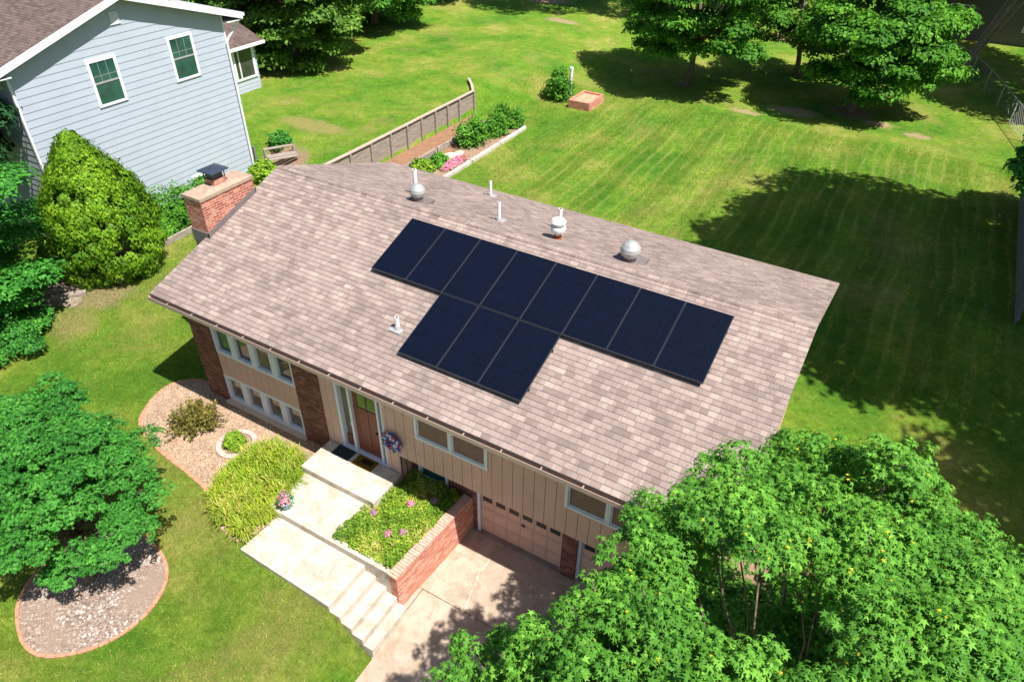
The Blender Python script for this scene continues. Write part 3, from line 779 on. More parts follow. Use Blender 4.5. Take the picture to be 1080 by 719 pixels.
# front door with sidelights
mb = MB(); y = FY+.05
for a, e in ((5.38, 5.48), (5.80, 5.87), (6.68, 6.74), (6.83, 6.90)): mb.box(a, e, y-.03, y+.14, 1.35, 3.52)
for a, e in ((5.48, 5.80), (5.87, 6.68), (6.74, 6.83)): mb.box(a, e, y-.02, y+.14, 3.44, 3.52)
mb.box(5.38, 6.90, FY-.005, y+.14, 1.30, 1.335)
df = mb.build('door_frame', M['trim'], house, bevel=.004)
for a, e in ((5.48, 5.80), (6.74, 6.83)):
    mb = MB(); mb.box(a, e, y+.1, y+.11, 1.7, 3.44); mb.build('sidelight', M['glass_l'], df)
    mb = MB(); mb.box(a, e, y+.07, y+.12, 1.35, 1.7); mb.build('sidelight_panel', M['door'], df)
mb = MB(); dy = y+.07
mb.box(5.875, 6.675, dy, dy+.045, 1.355, 2.86); mb.box(5.875, 6.675, dy, dy+.045, 3.3, 3.435)
mb.box(5.875, 6.0, dy, dy+.045, 2.86, 3.3); mb.box(6.55, 6.675, dy, dy+.045, 2.86, 3.3); mb.box(6.255, 6.295, dy, dy+.045, 2.86, 3.3)
for a, e in ((5.875, 5.985), (6.235, 6.315), (6.565, 6.675)): mb.box(a, e, dy-.012, dy, 1.36, 2.84)
mb.box(5.985, 6.235, dy-.012, dy, 1.36, 1.52); mb.box(6.315, 6.565, dy-.012, dy, 1.36, 1.52)
door = mb.build('front_door', M['door'], house, bevel=.003)
for a, e in ((6.0, 6.255), (6.295, 6.55)): mb = MB(); mb.box(a, e, dy+.02, dy+.03, 2.86, 3.3); mb.build('door_window', M['glass_d'], door)
mb = MB(); mb.cyl((6.6, dy-.012, 2.3), (6.6, dy-.06, 2.3), .012, .012, 10); mb.lathe((6.6, dy-.07, 2.3), [(.01,-.035),(.032,-.02),(.036,0),(.03,.02),(.01,.035)], 12); mb.build('door_handle', M['black'], door)
mb = MB(); mb.box(5.60, 5.72, FY-.03, FY, 3.78, 3.88)
for xx in (5.6, 5.72): mb.cyl((xx, FY-.03, 3.83), (xx-.02, FY-.16, 3.77), .035, .055, 12)
mb.build('porch_floodlight', M['black'], house)

# garage doors
def garage(x0, x1):
    mb = MB(); y = GY+.02
    mb.box(x0, x0+.075, GY-.03, GY+.1, 0, 1.958); mb.build('door_jamb', M['trim'], house); mb = MB(); mb.box(x1-.04, x1, GY-.02, GY+.1, 0, 1.958); mb.build('door_jamb', M['trim'], house)
    a, e = x0+.08, x1-.045; W = (e-a)/6
    mb = MB(); mb.box(a, e, y+.02, y+.05, .01, 1.95, 0)
    rows = [0.02, .48, .93, 1.88]
    for r in range(3):
        for i in range(6):
            p0, p1 = a+i*W, a+(i+1)*W; z0, z1 = rows[r], rows[r+1]
            if r < 2:
                mb.box(p0+.012, p1-.012, y+.006, y+.02, z0+.012, z1-.012)
                mb.box(p0+.06, p1-.06, y-.002, y+.006, z0+.07, z1-.07)
            else:
                mb.box(p0+.012, p1-.012, y+.006, y+.02, z0+.008, 1.16); mb.box(p0+.012, p0+.05, y+.006, y+.02, 1.16, z1); mb.box(p1-.05, p1-.012, y+.006, y+.02, 1.16, z1)
    d = mb.build('garage_door', M['garage'], house)
    for i in range(6):
        p0 = a+i*W
        mb = MB(); mb.box(p0+.05, p0+W-.05, y+.012, y+.018, 1.16, 1.85); mb.build('garage_window', M['black'], d)
    mb = MB(); mb.box((a+e)/2+.05, (a+e)/2+.13, y-.035, y-.003, .93, .96); mb.box((a+e)/2+.05, (a+e)/2+.065, y-.02, y, .9, .99); mb.build('garage_handle', M['black'], d)
garage(9.29, 11.64); garage(12.03, 14.35)
mb = MB()
mb.prism([(9.09, GY-.10),(12.0, GY-.10),(12.0, GY+.1),(9.09,GY+.1)], -.05, .012); mb.build('garage_threshold', concrete('old_apron', (.26,.22,.18), (.34,.28,.23)), house)
# downspout on the right gable wall
mb = MB(); xw = XR+.0
mb.tube([(xw+.08, 7.35, zroof(7.35)-.3), (xw+.08, 7.35, .75), (xw+.12, 7.35, .6), (xw+.55, 7.28, .46)], .045, 8); mb.build('downspout', M['downspout'], house)

# ================================================================== SOLAR PANELS
PW, PH = 1.05, 1.83
cell = MB(); cell.box(.012, PW-.022, .012, PH-.012, .03, .037); 
fr = MB()
fr.box(0, PW-.01, 0, .012, 0, .04); fr.box(0, PW-.01, PH-.012, PH, 0, .04); fr.box(0, .012, .012, PH-.012, 0, .04); fr.box(PW-.022, PW-.01, .012, PH-.012, 0, .04)
rails = []
for yy in (.35, 1.42): rl = MB(); rl.box(0, PW-.01, yy, yy+.04, -.09, -.002); rails.append(rl)
names_top = ['leftmost solar panel of the upper row of eight', 'second solar panel from the left in the upper row, above bare shingles',
 'third solar panel from the left in the upper row, above the first lower panel', 'fourth solar panel from the left in the upper row, above the middle lower panel',
 'fifth solar panel from the left in the upper row, above the last lower panel', 'third solar panel from the right in the upper row', 'second solar panel from the right in the upper row', 'rightmost solar panel of the upper row of eight']
names_low = ['left solar panel of the lower row of three', 'middle solar panel of the lower row of three', 'right solar panel of the lower row of three']
proto = None; ang = math.atan(TP)
def place_panel(x, s_bot, label):     # s_bot: slope distance of the lower edge from the eave
    global proto
    if proto is None:
        proto = thing('solar_panel', label, 'solar panel', (0,0,0), 'black solar panels on the front roof slope')
        fr.build('frame', M['pframe'], proto, local=True); cell.build('cells', M['cell'], proto, local=True)
        [rl.build('rail', M['pframe'], proto, local=True) for rl in rails]; p = proto
    else: p = copy_tree(proto); p['label'] = label
    off = .1
    p.location = (x, s_bot*CS - off*SN, EZ + s_bot*SN + off*CS); p.rotation_euler = (ang, 0, 0)
px0 = 5.245
s_top = (4.42/CS) + .04 - PH
for i, nme in enumerate(names_top): place_panel(px0+i*PW, s_top, nme)
for i, nme in enumerate(names_low): place_panel(px0+(i+2)*PW, s_top-PH-.02, nme)

# ================================================================== ENTRY: landings, walk, steps, planter
ent = thing('front_steps', 'cream concrete landings and steps from the front door down to the driveway', 'steps', (6.5, -1, .9))
mb = MB(); mb.prism([(4.95,-.45),(7.3,-.45),(7.3,.64),(4.95,.64)], .8, 1.31); mb.build('upper_landing', M['conc'], ent, bevel=.02)
mb = MB(); mb.prism([(5.06,-1.72),(8.78,-1.72),(8.78,-1.56),(7.16,-1.56),(7.16,-.451),(5.06,-.451)], .0, 1.13); mb.build('lower_landing', M['conc'], ent, bevel=.015)
mb = MB(); mb.prism([(5.30,-2.86),(8.05,-2.93),(8.05,-1.722),(5.36,-1.722)], .5, .95); mb.build('walk_slab', M['conc'], ent, bevel=.012)
xn = [8.05, 8.34, 8.62, 8.9, 9.15]; zz = [.95, .76, .57, .38, .19]
for i in range(4):
    mb = MB(); y0 = -2.93-.0*i
    mb.prism([(xn[i]+.001, y0),(xn[i+1], y0),(xn[i+1], -1.722),(xn[i]+.001, -1.722)], -.15, zz[i+1]); mb.build('step', M['conc'], ent, bevel=.012)

pl = thing('planter', 'raised planting bed with a brick driveway-side wall, right of the landings', 'planter', (8, -.5, 0))
mb = MB()
bw = [(8.74,-1.72),(8.96,-1.74),(9.15,GY-.01),(8.93,GY-.01)]
mb.prism(bw, -.1, lambda x, y: 1.10); pwall = mb.build('planter_wall', M['brick_pink'], pl)
mb = MB(); t = 0   # soldier-course cap bricks laid across the wall
L_ = 2.78; nb = 36
for i in range(nb):
    f0, f1 = i/nb+.0016, (i+1)/nb-.0016
    a0 = (8.72+.19*f0, -1.75+L_*f0); a1 = (8.72+.19*f1, -1.75+L_*f1); w = .25
    h = random.uniform(-.006, .006)
    mb.prism([(a0[0], a0[1]), (a0[0]+w, a0[1]-.015), (a1[0]+w, a1[1]-.015), (a1[0], a1[1])], 1.101, 1.165+h)
mb.build('cap_brick', plain('cap_brick', (.60,.36,.28), .9, .1, .3, 11), pwall, bevel=.004)
mb = MB(); mb.prism([(7.17,-1.555),(8.74,-1.555),(8.92,GY-.01),(7.31,GY-.01),(7.31,-.2),(7.17,-.4)], .3, 1.04); mb.build('soil', M['soil'], pl)

# door mats, wreath, pot
def doormat(x0, x1, mat, label, name='doormat'):
    t_ = thing(name, label, 'doormat', ((x0+x1)/2, .45, 1.31))
    mb = MB(); mb.box(x0, x1, .27, .63, 1.312, 1.325); mb.build('mat', M[mat], t_, bevel=.004)
    mb = MB()
    if mat == 'rubber':
        for i in range(9): mb.cyl((x0+.06+i*(x1-x0-.12)/8, .30, 1.327), (x0+.06+i*(x1-x0-.12)/8, .60, 1.327), .008, .008, 6)
        mb.build('ribbing', M['pframe'], t_)
    else:
        mb.box(x0+.17, x1-.1, .42, .56, 1.3255, 1.328); mb.build('dark_patch', plain('mat_print', (.03,.02,.015), .95, .05), t_)
doormat(5.3, 5.86, 'rubber', 'dark ribbed doormat in front of the left sidelight'); doormat(5.98, 6.6, 'coir', 'mustard yellow doormat with a dark patch in front of the red door')
wr = thing('wreath', 'blue, white and red ribbon wreath hung on the tan siding right of the door', 'wreath', (7.17, FY, 2.42))
rg = np.random.default_rng(4)
mb = MB(); mb.tube([(7.17+.2*math.cos(a), FY-.05, 2.42+.2*math.sin(a)) for a in np.linspace(0, 6.28, 25)], .03, 6)
for mi, cnt, rr in ((0, 60, .0), (1, 34, .02), (2, 20, .03)):
    for i in range(cnt):
        t_ = rg.random()*6.28; q = .05+.24*rg.random()**.6; c = Vector((7.17+q*math.cos(t_), FY-.05-rr-.03*rg.random(), 2.42+q*math.sin(t_)))
        a = rg.random()*6.28; d = Vector((math.cos(a), -.4*rg.random(), math.sin(a)))*.05
        mb.tube([c-d, c+Vector((0,-.035,0)), c+d], [.012,.02,.012], 5, mi)
mb.build('ribbon_foliage', [M['wreath_b'], M['wreath_w'], M['wreath_r']], wr)
po = thing('flower_pot', 'blue glazed pot of pink and purple flowers at the corner of the lower landing', 'flower pot', (5.48, -1.5, 1.13))
mb = MB(); mb.lathe((5.48,-1.5,1.13), [(.085,0),(.12,.04),(.155,.14),(.165,.22),(.185,.24),(.185,.27),(.165,.27),(.15,.22)], 24); mb.build('pot', M['pot'], po, smooth=True)
def mound(name, c, rad, n, size, mat, parent=None, seed=1, up=.6, tm=kite, inner=.5, val=None):
    rg = np.random.default_rng(seed); d = sph(n, rg); d[:,2] = np.abs(d[:,2])
    q = inner+(1-inner)*rg.random(n)**.5
    pos = np.array(c)+d*q[:,None]*np.array(rad)
    return leafobj(name, pos, d+np.array([0,0,up])+rg.normal(size=(n,3))*.4, size*(.7+.6*rg.random(n)), M[mat], tm(), parent, rng=rg)
mound('foliage', (5.48,-1.5,1.36), (.2,.2,.17), 160, .07, 'maple2', po, 2)
mound('flowers', (5.5,-1.55,1.4), (.19,.17,.17), 90, .06, 'petal_pink', po, 3); mound('blossoms', (5.42,-1.45,1.42), (.17,.17,.2), 60, .055, 'petal_mauve', po, 5)
mb = MB()
for i in range(7): a = i*.9; limb(mb, (5.48,-1.5,1.3), (5.48+.17*math.cos(a),-1.5+.17*math.sin(a),1.5+.1*(i % 2)), .008, .004, rg, 0, 3)
mb.build('stem', M['twig'], po)

# ================================================================== NEIGHBOUR'S HOUSE
nb = thing('neighbour_house', 'two-storey pale blue-grey lap sided house with white trim, behind the chimney at the upper left', 'house', (-17, 8, .9))
WX = -10.6
RYN, PZ, SL = 8.1, 9.20, .31
def zn(y): return PZ - SL*abs(y-RYN)
mb = MB()
yl, yr = 3.6, 12.55
z = .35; ex = .25
def lap(mb, x0, y0, x1, y1, za, zb, nrm, out=.02):
    # one lap board, thicker at its lower edge
    nx_, ny_ = nrm
    vs = [(x0+nx_*out, y0+ny_*out, za), (x1+nx_*out, y1+ny_*out, za), (x1+nx_*.006, y1+ny_*.006, zb), (x0+nx_*.006, y0+ny_*.006, zb), (x0, y0, za), (x1, y1, za)]
    mb.add(vs, [(0,1,2,3), (4,5,1,0)])
while z < 9.0:
    a, e = yl, yr
    top = z+ex
    if top > zn(yl)-.1:
        d = (PZ-.12-top)/SL
        if d <= .1: break
        a = max(yl, RYN-d); e = min(yr, RYN+d)
    lap(mb, WX, a, WX, e, z, min(top, 9.0), (1, 0)); z = top
z = .35
while z < 7.4: lap(mb, -22, yl, WX, yl, z, z+ex, (0, -1)); z += ex
# shell
vs = [(WX, yl, .2), (WX, yr, .2), (WX, yr, zn(yr)-.1), (WX, RYN, PZ-.1), (WX, yl, zn(yl)-.1)]
vs += [(-22, y, z_) for _, y, z_ in vs]
mb.add(vs, [(0,1,2,3,4), (9,8,7,6,5), (0,5,6,1), (1,6,7,2), (4,9,5,0)])
mb.build('siding', M['nblue'], nb)
mb = MB()
for yy, s in ((yl, -1), (yr, 1)): mb = MB(); mb.box(WX-.06, WX+.04, min(yy-.02*s, yy+.045*s), max(yy-.02*s, yy+.045*s), .3, zn(yy)-.2); mb.build('corner_board', M['white'], nb)
ye0, ye1 = 3.0, 13.35
mb = MB(); t = .12
for x0, x1 in ((-22.3, -10.22),):
    vs = [(x, y, z_) for x in (x0, x1) for y, z_ in ((ye0, zn(ye0)), (RYN, PZ), (ye1, zn(ye1)), (ye1, zn(ye1)-t), (RYN, PZ-t), (ye0, zn(ye0)-t))]
    mb.add(vs, [(0,1,4,5), (1,2,3,4), (11,10,7,6), (10,9,8,7), (0,6,7,1), (1,7,8,2), (2,8,9,3), (3,9,10,4), (4,10,11,5), (5,11,6,0)])
nroof = mb.build('roof', M['shingle2'], nb)
mb = MB()
vs = [(x, y, z_) for x in (-10.215, -10.18) for y, z_ in ((ye0, zn(ye0)+.03), (RYN, PZ+.03), (ye1, zn(ye1)+.03), (ye1, zn(ye1)-.2), (RYN, PZ-.2), (ye0, zn(ye0)-.2))]
mb.add(vs, [(0,1,4,5), (1,2,3,4), (11,10,7,6), (10,9,8,7), (0,6,7,1), (1,7,8,2), (2,8,9,3), (3,9,10,4), (4,10,11,5), (5,11,6,0)])
mb.box(-22.2, -10.22, ye0-.02, ye0, zn(ye0)-.22, zn(ye0)-.0); mb.box(-22.2, -10.22, ye1, ye1+.02, zn(ye1)-.22, zn(ye1))
mb.box(-22, -10.22, ye0, yl, zn(ye0)-.23, zn(ye0)-.2); mb.box(-22, -10.22, yr, ye1, zn(ye1)-.23, zn(ye1)-.2)
mb.build('fascia', M['white'], nroof)
mb = MB()
for y0, y1 in ((ye0-.13, ye0-.02), (ye1+.02, ye1+.13)):
    zt = zn(ye0)-.02; mb.box(-22.2, -10.2, y0, y0+.012, zt-.12, zt); mb.box(-22.2, -10.2, y1-.012, y1, zt-.12, zt); mb.box(-22.2, -10.2, y0+.012, y1-.012, zt-.12, zt-.108); mb.build('gutter', M['white'], nroof); mb = MB()
mb = MB(); mb.tube([(-10.5, ye1+.05, zn(ye1)-.15), (-10.5, ye1, zn(ye1)-.3), (-10.5, yr+.12, zn(ye1)-.85), (-10.5, yr-.02, zn(ye1)-1.0), (-10.5, yr-.02, 1.1), (-10.3, yr+.05, .98)], .05, 8); mb.build('downspout', M['white'], nb)
def nwindow(y0, y1, z0, z1, grid=True):
    mb = MB(); x = WX; f = .11
    mb.box(x, x+.06, y0, y0+f, z0, z1); mb.box(x, x+.06, y1-f, y1, z0, z1); mb.box(x, x+.06, y0+f, y1-f, z0, z0+f*.8); mb.box(x, x+.06, y0+f, y1-f, z1-f, z1)
    fr_ = mb.build('window', M['white'], nb, bevel=.004)
    zm = (z0+z1)/2
    mb = MB(); mb.box(x+.028, x+.034, y0+f, y1-f, z0+f*.8, z1-f); mb.build('pane', M['glass_g'], fr_)
    mb = MB(); mb.box(x+.034, x+.055, y0+f, y1-f, zm-.03, zm+.03)
    if grid:
        for zz_ in (zm+.24,): mb.box(x+.034, x+.042, y0+f, y1-f, zz_-.006, zz_+.006)
        for yy in np.linspace(y0+f, y1-f, 4)[1:-1]: mb.box(x+.034, x+.041, yy-.006, yy+.006, zm+.03, z1-f)
    mb.build('sash', M['galv'], fr_)
nwindow(6.32, 7.5, 5.55, 7.22); nwindow(9.75, 10.95, 5.6, 7.3); nwindow(9.25, 10.6, 1.0, 1.72, False)
mb = MB()
for i in range(5): mb.box(WX+.03, WX+.055+.01*(i % 2), 7.72, 8.08, 8.22+i*.075, 8.28+i*.075)
mb.box(WX+.02, WX+.05, 7.68, 8.12, 8.16, 8.21); mb.build('gable_vent', M['trim'], nb)
# rear wing with a screened window band
mb = MB(); wx = -16.6; z = 1.3
while z < 4.3:
    if z < 2.6: lap(mb, wx, 12.5, wx, 19.1, z, z+.2, (1, 0))
    else: lap(mb, wx, 12.5, wx, 17.6, z, z+.2, (1, 0)); lap(mb, wx, 18.9, wx, 19.1, z, z+.2, (1, 0))
    z += .2
mb.box(-22, wx, 12.6, 19.1, .8, 4.35)
mb.build('wing_wall', M['nblue'], nb)
mb = MB(); mb.box(wx+.01, wx+.07, 17.5, 17.62, 2.6, 4.3); mb.box(wx+.01, wx+.07, 18.8, 18.95, 2.6, 4.3); mb.box(wx+.01, wx+.07, 17.62, 18.8, 2.6, 2.7); mb.box(wx+.01, wx+.07, 17.62, 18.8, 4.2, 4.3); mb.box(wx+.01,wx+.06,17.85,17.92,2.7,4.2)
wf = mb.build('porch_window', M['white'], nb); mb = MB(); mb.box(wx+.01, wx+.03, 17.62, 18.8, 2.7, 4.2); mb.build('pane', M['glass'], wf)
mb = MB(); vs = [(-16.2, 12.6, 4.3), (-16.2, 19.5, 4.3), (-19.2, 19.5, 5.5), (-19.2, 12.6, 5.5), (-22.2, 19.5, 4.3), (-22.2, 12.6, 4.3)]
vs += [(x, y, z_+.1) for x, y, z_ in vs]
mb.add(vs, [(6,7,8,9), (9,8,10,11), (0,1,7,6), (3,2,1,0), (5,4,2,3), (1,2,8,7), (2,4,10,8), (4,5,11,10), (0,6,9,3), (3,9,11,5)])
mb.build('wing_roof', M['shingle2'], nb)
mb = MB(); mb.box(-16.18, -16.14, 12.6, 19.52, 4.26, 4.42); mb.build('wing_gutter', M['white'], nb)

# ================================================================== YARD THINGS
# timber retaining wall with posts
rw = thing('retaining_wall', 'weathered timber board retaining wall between the upper lawn and dirt bed', 'retaining wall', (-6, 19, .9))
def fence_x(y): return -5.98
seg = [(-6.0, 12.6), (-5.97, 14.1), (-5.97, 15.55), (-5.98, 17.0), (-5.98, 18.3), (-6.0, 19.5), (-6.0, 20.7), (-6.0, 21.8), (-6.0, 22.9), (-6.02, 24.4)]
ret = seg[-1:] + [(-6.7, 25.3), (-7.5, 26.2)]
def top(y): return 2.08
rg = np.random.default_rng(9)
mb = MB()
for (xa, ya), (xb, yb) in list(zip(seg[:-1], seg[1:])) + list(zip(ret[:-1], ret[1:])):
    L2 = math.hypot(xb-xa, yb-ya); n_ = np.array([(yb-ya)/L2, -(xb-xa)/L2])*.028
    isr = (xa, ya) in ret and (xb, yb) in ret
    za0 = .75 if not isr else 1.5
    z_ = za0; i = 0
    while z_ < top(max(ya, yb)) - .05:
        h = .27 if z_ + .27 < top(max(ya, yb)) else top(max(ya, yb)) - z_
        o_ = rg.uniform(0, .012)
        def tz(x, y, zz=z_+h): return min(zz, top(y)) if not isr else min(zz, 2.12)
        mb.prism([(xa+o_, ya+.01), (xa+n_[0]*2+o_, ya+.01+n_[1]*2), (xb+n_[0]*2+o_, yb-.01+n_[1]*2), (xb+o_, yb-.01)], z_+.008, tz); z_ += h
mb.build('boards', M['timber'], rw)
for x, y in seg + ret[1:]:
    mb = MB(); h = top(y)+.03
    mb.box(x+.06, x+.16, y-.05, y+.05, .7, h); mb.build('post', M['timber'], rw, bevel=.008)
mb = MB()
for (xa, ya), (xb, yb) in list(zip(seg[:-1], seg[1:])) + list(zip(ret[:-1], ret[1:])):
    mb.prism([(xa-.04, ya), (xa+.15, ya), (xb+.15, yb), (xb-.04, yb)], lambda x, y: top(y)+.032, lambda x, y: top(y)+.07)
mb.build('cap_rail', plain('pale_timber', (.42,.34,.27), .9, .1, .2), rw)
def timber(name, pts, w, z0, z1, label, mat='timber', cat='edging'):
    mb = MB()
    for (xa, ya), (xb, yb) in zip(pts[:-1], pts[1:]):
        L2 = math.hypot(xb-xa, yb-ya); nx_, ny_ = -(yb-ya)/L2*w/2, (xb-xa)/L2*w/2
        k = max(1, int(L2/2.2))
        for i in range(k):
            a, e = i/k+.004, (i+1)/k-.004
            p, q = (xa+(xb-xa)*a, ya+(yb-ya)*a), (xa+(xb-xa)*e, ya+(yb-ya)*e)
            mb.prism([(p[0]-nx_, p[1]-ny_), (q[0]-nx_, q[1]-ny_), (q[0]+nx_, q[1]+ny_), (p[0]+nx_, p[1]+ny_)], z0, z1+random.uniform(-.008, .008))
    o = mb.build(name, M[mat], bevel=.01); tag(o, label, cat); return o
timber('timber_edging', [(-4.38, 13.3), (-4.35, 23.9)], .12, .8, 1.2, 'weathered timber beam dividing the dirt bed from the flower bed')
timber('timber_edging', [(-4.1, 13.3), (-4.13, 17.2)], .1, .8, 1.05, 'short lower timber beam beside the dividing beam, nearest the roof')
timber('garden_kerb', [(-2.35, 13.3), (-2.38, 23.9), (-3.3, 24.3)], .2, .8, 1.0, 'pale concrete kerb along the lawn side of the flower bed', 'conc_wall', 'kerb')
mb = MB(); mb.box(-2.95, -2.9, 23.7, 23.75, .9, 1.45); o = mb.build('garden_stake', M['pvc']); tag(o, 'thin white stake at the far end of the flower bed', 'stake')
timber('timber_edging', [(-8.0, 5.3), (-8.1, 7.9)], .1, .8, 1.12, 'dark timber edging in front of the tall perennials by the neighbour house')
timber('timber_step', [(-8.3, .9), (-7.5, 1.95)], .22, .86, 1.0, 'grey timber step at the edge of the stony path below the arborvitae', cat='step')
timber('timber_step', [(-8.9, .9), (-8.1, 1.9)], .22, .9, 1.1, 'upper timber step on the stony path under the dark spruce', cat='step')
# timber terrace stair by the neighbour's corner
ts = thing('timber_bench', 'weathered timber bench with two posts beside the corner of the pale blue house', 'bench', (-9.15, 13.15, g(-9.15, 13.0)))
z0 = g(-9.15, 13.0)
mb = MB(); mb.box(-9.65, -9.55, 12.5, 12.6, z0-.3, z0+.75); mb.build('post', M['timber'], ts); mb = MB(); mb.box(-8.95, -8.85, 13.6, 13.7, z0-.3, z0+.75); mb.build('post', M['timber'], ts)
mb = MB()
for i, (dx, dz_) in enumerate(((-.05, .72), (.12, .45), (.3, .45), (.48, .42))):
    a = Vector((-9.6+dx, 12.55-dx*.5, z0+dz_)); b_ = Vector((-8.9+dx, 13.65-dx*.5, z0+dz_))
    d = (b_-a).normalized(); n_ = Vector((d.y, -d.x, 0))*.075
    vs = [a-n_, a+n_, b_+n_, b_-n_]; vs = [p for p in vs] + [p+Vector((0,0,.05)) for p in vs]
    mb.add(vs, [(3,2,1,0),(4,5,6,7),(0,1,5,4),(1,2,6,5),(2,3,7,6),(3,0,4,7)])
mb.build('boards', plain('bench_boards', (.33,.27,.23), .9, .1, .25, 8), ts)
mb = MB(); mb.box(-10.65, -10.55, 12.75, 12.85, .8, 1.9); mb.box(-10.6, -9.8, 12.9, 12.96, .95, 1.1); o = mb.build('garden_post', M['fence_far']); tag(o, 'grey garden post with a low rail at the corner of the pale blue house', 'post')

# brick raised planter box on the back lawn
bp_ = thing('brick_planter_box', 'low square pinkish brick planter box on the back lawn beside the small shrub', 'planter box', (-1.3, 29.2, .9))
mb = MB(); x0, x1, y0, y1 = -1.95, -.62, 28.15, 30.1
for q in ((x0, x1, y0, y0+.12), (x0, x1, y1-.12, y1), (x0, x0+.12, y0+.12, y1-.12), (x1-.12, x1, y0+.12, y1-.12)): mb.box(*q, .7, 1.32)
mb.build('walls', M['brick_pink'], bp_, bevel=.01)
mb = MB(); mb.box(x0+.12, x1-.12, y0+.12, y1-.12, .8, 1.22); mb.build('fill', plain('brick_rubble', (.5,.3,.2), .95, .05, .4, 5), bp_)
mb = MB(); mb.lathe((-2.75, 30.0, .9), [(.1, -.1), (.1, 1.5), (.12, 1.53), (.12, 1.62), (.03, 1.68)], 16); o = mb.build('white_bird_tube', M['white']); tag(o, 'white upright tube standing behind the small shrub on the back lawn', 'tube')

# chain link fence at the far right
cf = thing('chain_link_fence', 'chain link fence with thin posts around the far right corner of the lawn', 'fence', (17, 49, 1))
fp = [(13.6, 52.2), (14.9, 50.6), (16.5, 49.3), (17.6, 47.2), (18.5, 44.6), (19.3, 41.8), (20.0, 39.0), (20.7, 36.3), (21.5, 33.0), (22.3, 29.5)]
mb = MB()
for x, y in fp:
    mb2 = MB(); mb2.cyl((x, y, g(x,y)-.2), (x, y, g(x,y)+1.3), .035, .035, 8); mb2.build('post', M['galv'], cf)
for (xa, ya), (xb, yb) in zip(fp[:-1], fp[1:]):
    mb.cyl((xa, ya, g(xa,ya)+1.27), (xb, yb, g(xb,yb)+1.27), .02, .02, 6)
mb.build('top_rail', M['galv'], cf)
mb = MB()
for (xa, ya), (xb, yb) in zip(fp[:-1], fp[1:]):
    L2 = math.hypot(xb-xa, yb-ya); k = int(L2/.3)
    for i in range(-3, k):
        for s in (1, -1):
            f0, f1 = i/k, (i+4)/k
            za, zb = (0, 1.25) if s == 1 else (1.25, 0)
            if f0 < 0: za = za+(zb-za)*(-f0/(f1-f0)); f0 = 0
            if f1 > 1: zb = za+(zb-za)*((1-f0)/(f1-f0)); f1 = 1
            if f1 <= f0: continue
            p = (xa+(xb-xa)*f0, ya+(yb-ya)*f0); q = (xa+(xb-xa)*f1, ya+(yb-ya)*f1)
            mb.cyl((p[0], p[1], g(*p)+za), (q[0], q[1], g(*q)+zb), .006, .006, 3, caps=False)
mb.build('wire_mesh', M['pedge'], cf)
# board fence at the right edge
bf = thing('board_fence', 'grey weathered board fence at the right edge of the back lawn', 'fence', (20.9, 22, .9))
mb = MB(); y = 17.0
while y < 28: mb.box(20.62, 20.645, y, y+.14, .85, 2.0+random.uniform(-.015, .015)); y += .15
mb.build('boards', M['fence_far'], bf); mb = MB()
for zz_ in (1.05, 1.8): mb.box(20.646, 20.69, 17, 28, zz_, zz_+.09)
mb.build('rail', M['fence_far'], bf)

# grey house beyond the far right trees
gh = thing('grey_house', 'dark grey house standing in deep shade behind the far right trees', 'house', (22, 61, 1))
mb = MB(); z = .9
while z < 4.6: lap(mb, 12.6, 57.0, 31, 57.0, z, z+.25, (0, -1)); z += .25
mb.box(12.6, 31, 57.001, 66, .6, 4.7); mb.build('wall', M['greywall'], gh)
mb = MB(); vs = [(12, 56.4, 4.6), (31.6, 56.4, 4.6), (31.6, 61.5, 6.6), (12, 61.5, 6.6), (31.6, 66.6, 4.6), (12, 66.6, 4.6)]
vs += [(x, y, z_+.15) for x, y, z_ in vs]
mb.add(vs, [(6,7,8,9), (9,8,10,11), (0,1,7,6), (3,2,1,0), (5,4,2,3), (1,2,8,7), (2,4,10,8), (4,5,11,10), (0,6,9,3), (3,9,11,5)])
mb.build('roof', M['shingle2'], gh)
for x in (15, 20, 25):
    mb = MB(); mb.box(x, x+1.6, 56.94, 57.0, 2.0, 3.4); f = mb.build('window', M['trim'], gh); mb = MB(); mb.box(x+.1, x+1.5, 56.925, 56.938, 2.1, 3.3); mb.build('pane', M['glass'], f)
gp = MB(); gp.tube([(5.6, 51.5, .9), (5.62, 51.5, 3.2), (5.65, 51.52, 5.5)], .06, 8); gp.box(5.2, 6.05, 51.45, 51.55, 4.9, 5.0)
o = gp.build('utility_pole', M['galv']); tag(o, 'thin grey metal pole in the mulch between the two far trees', 'pole')

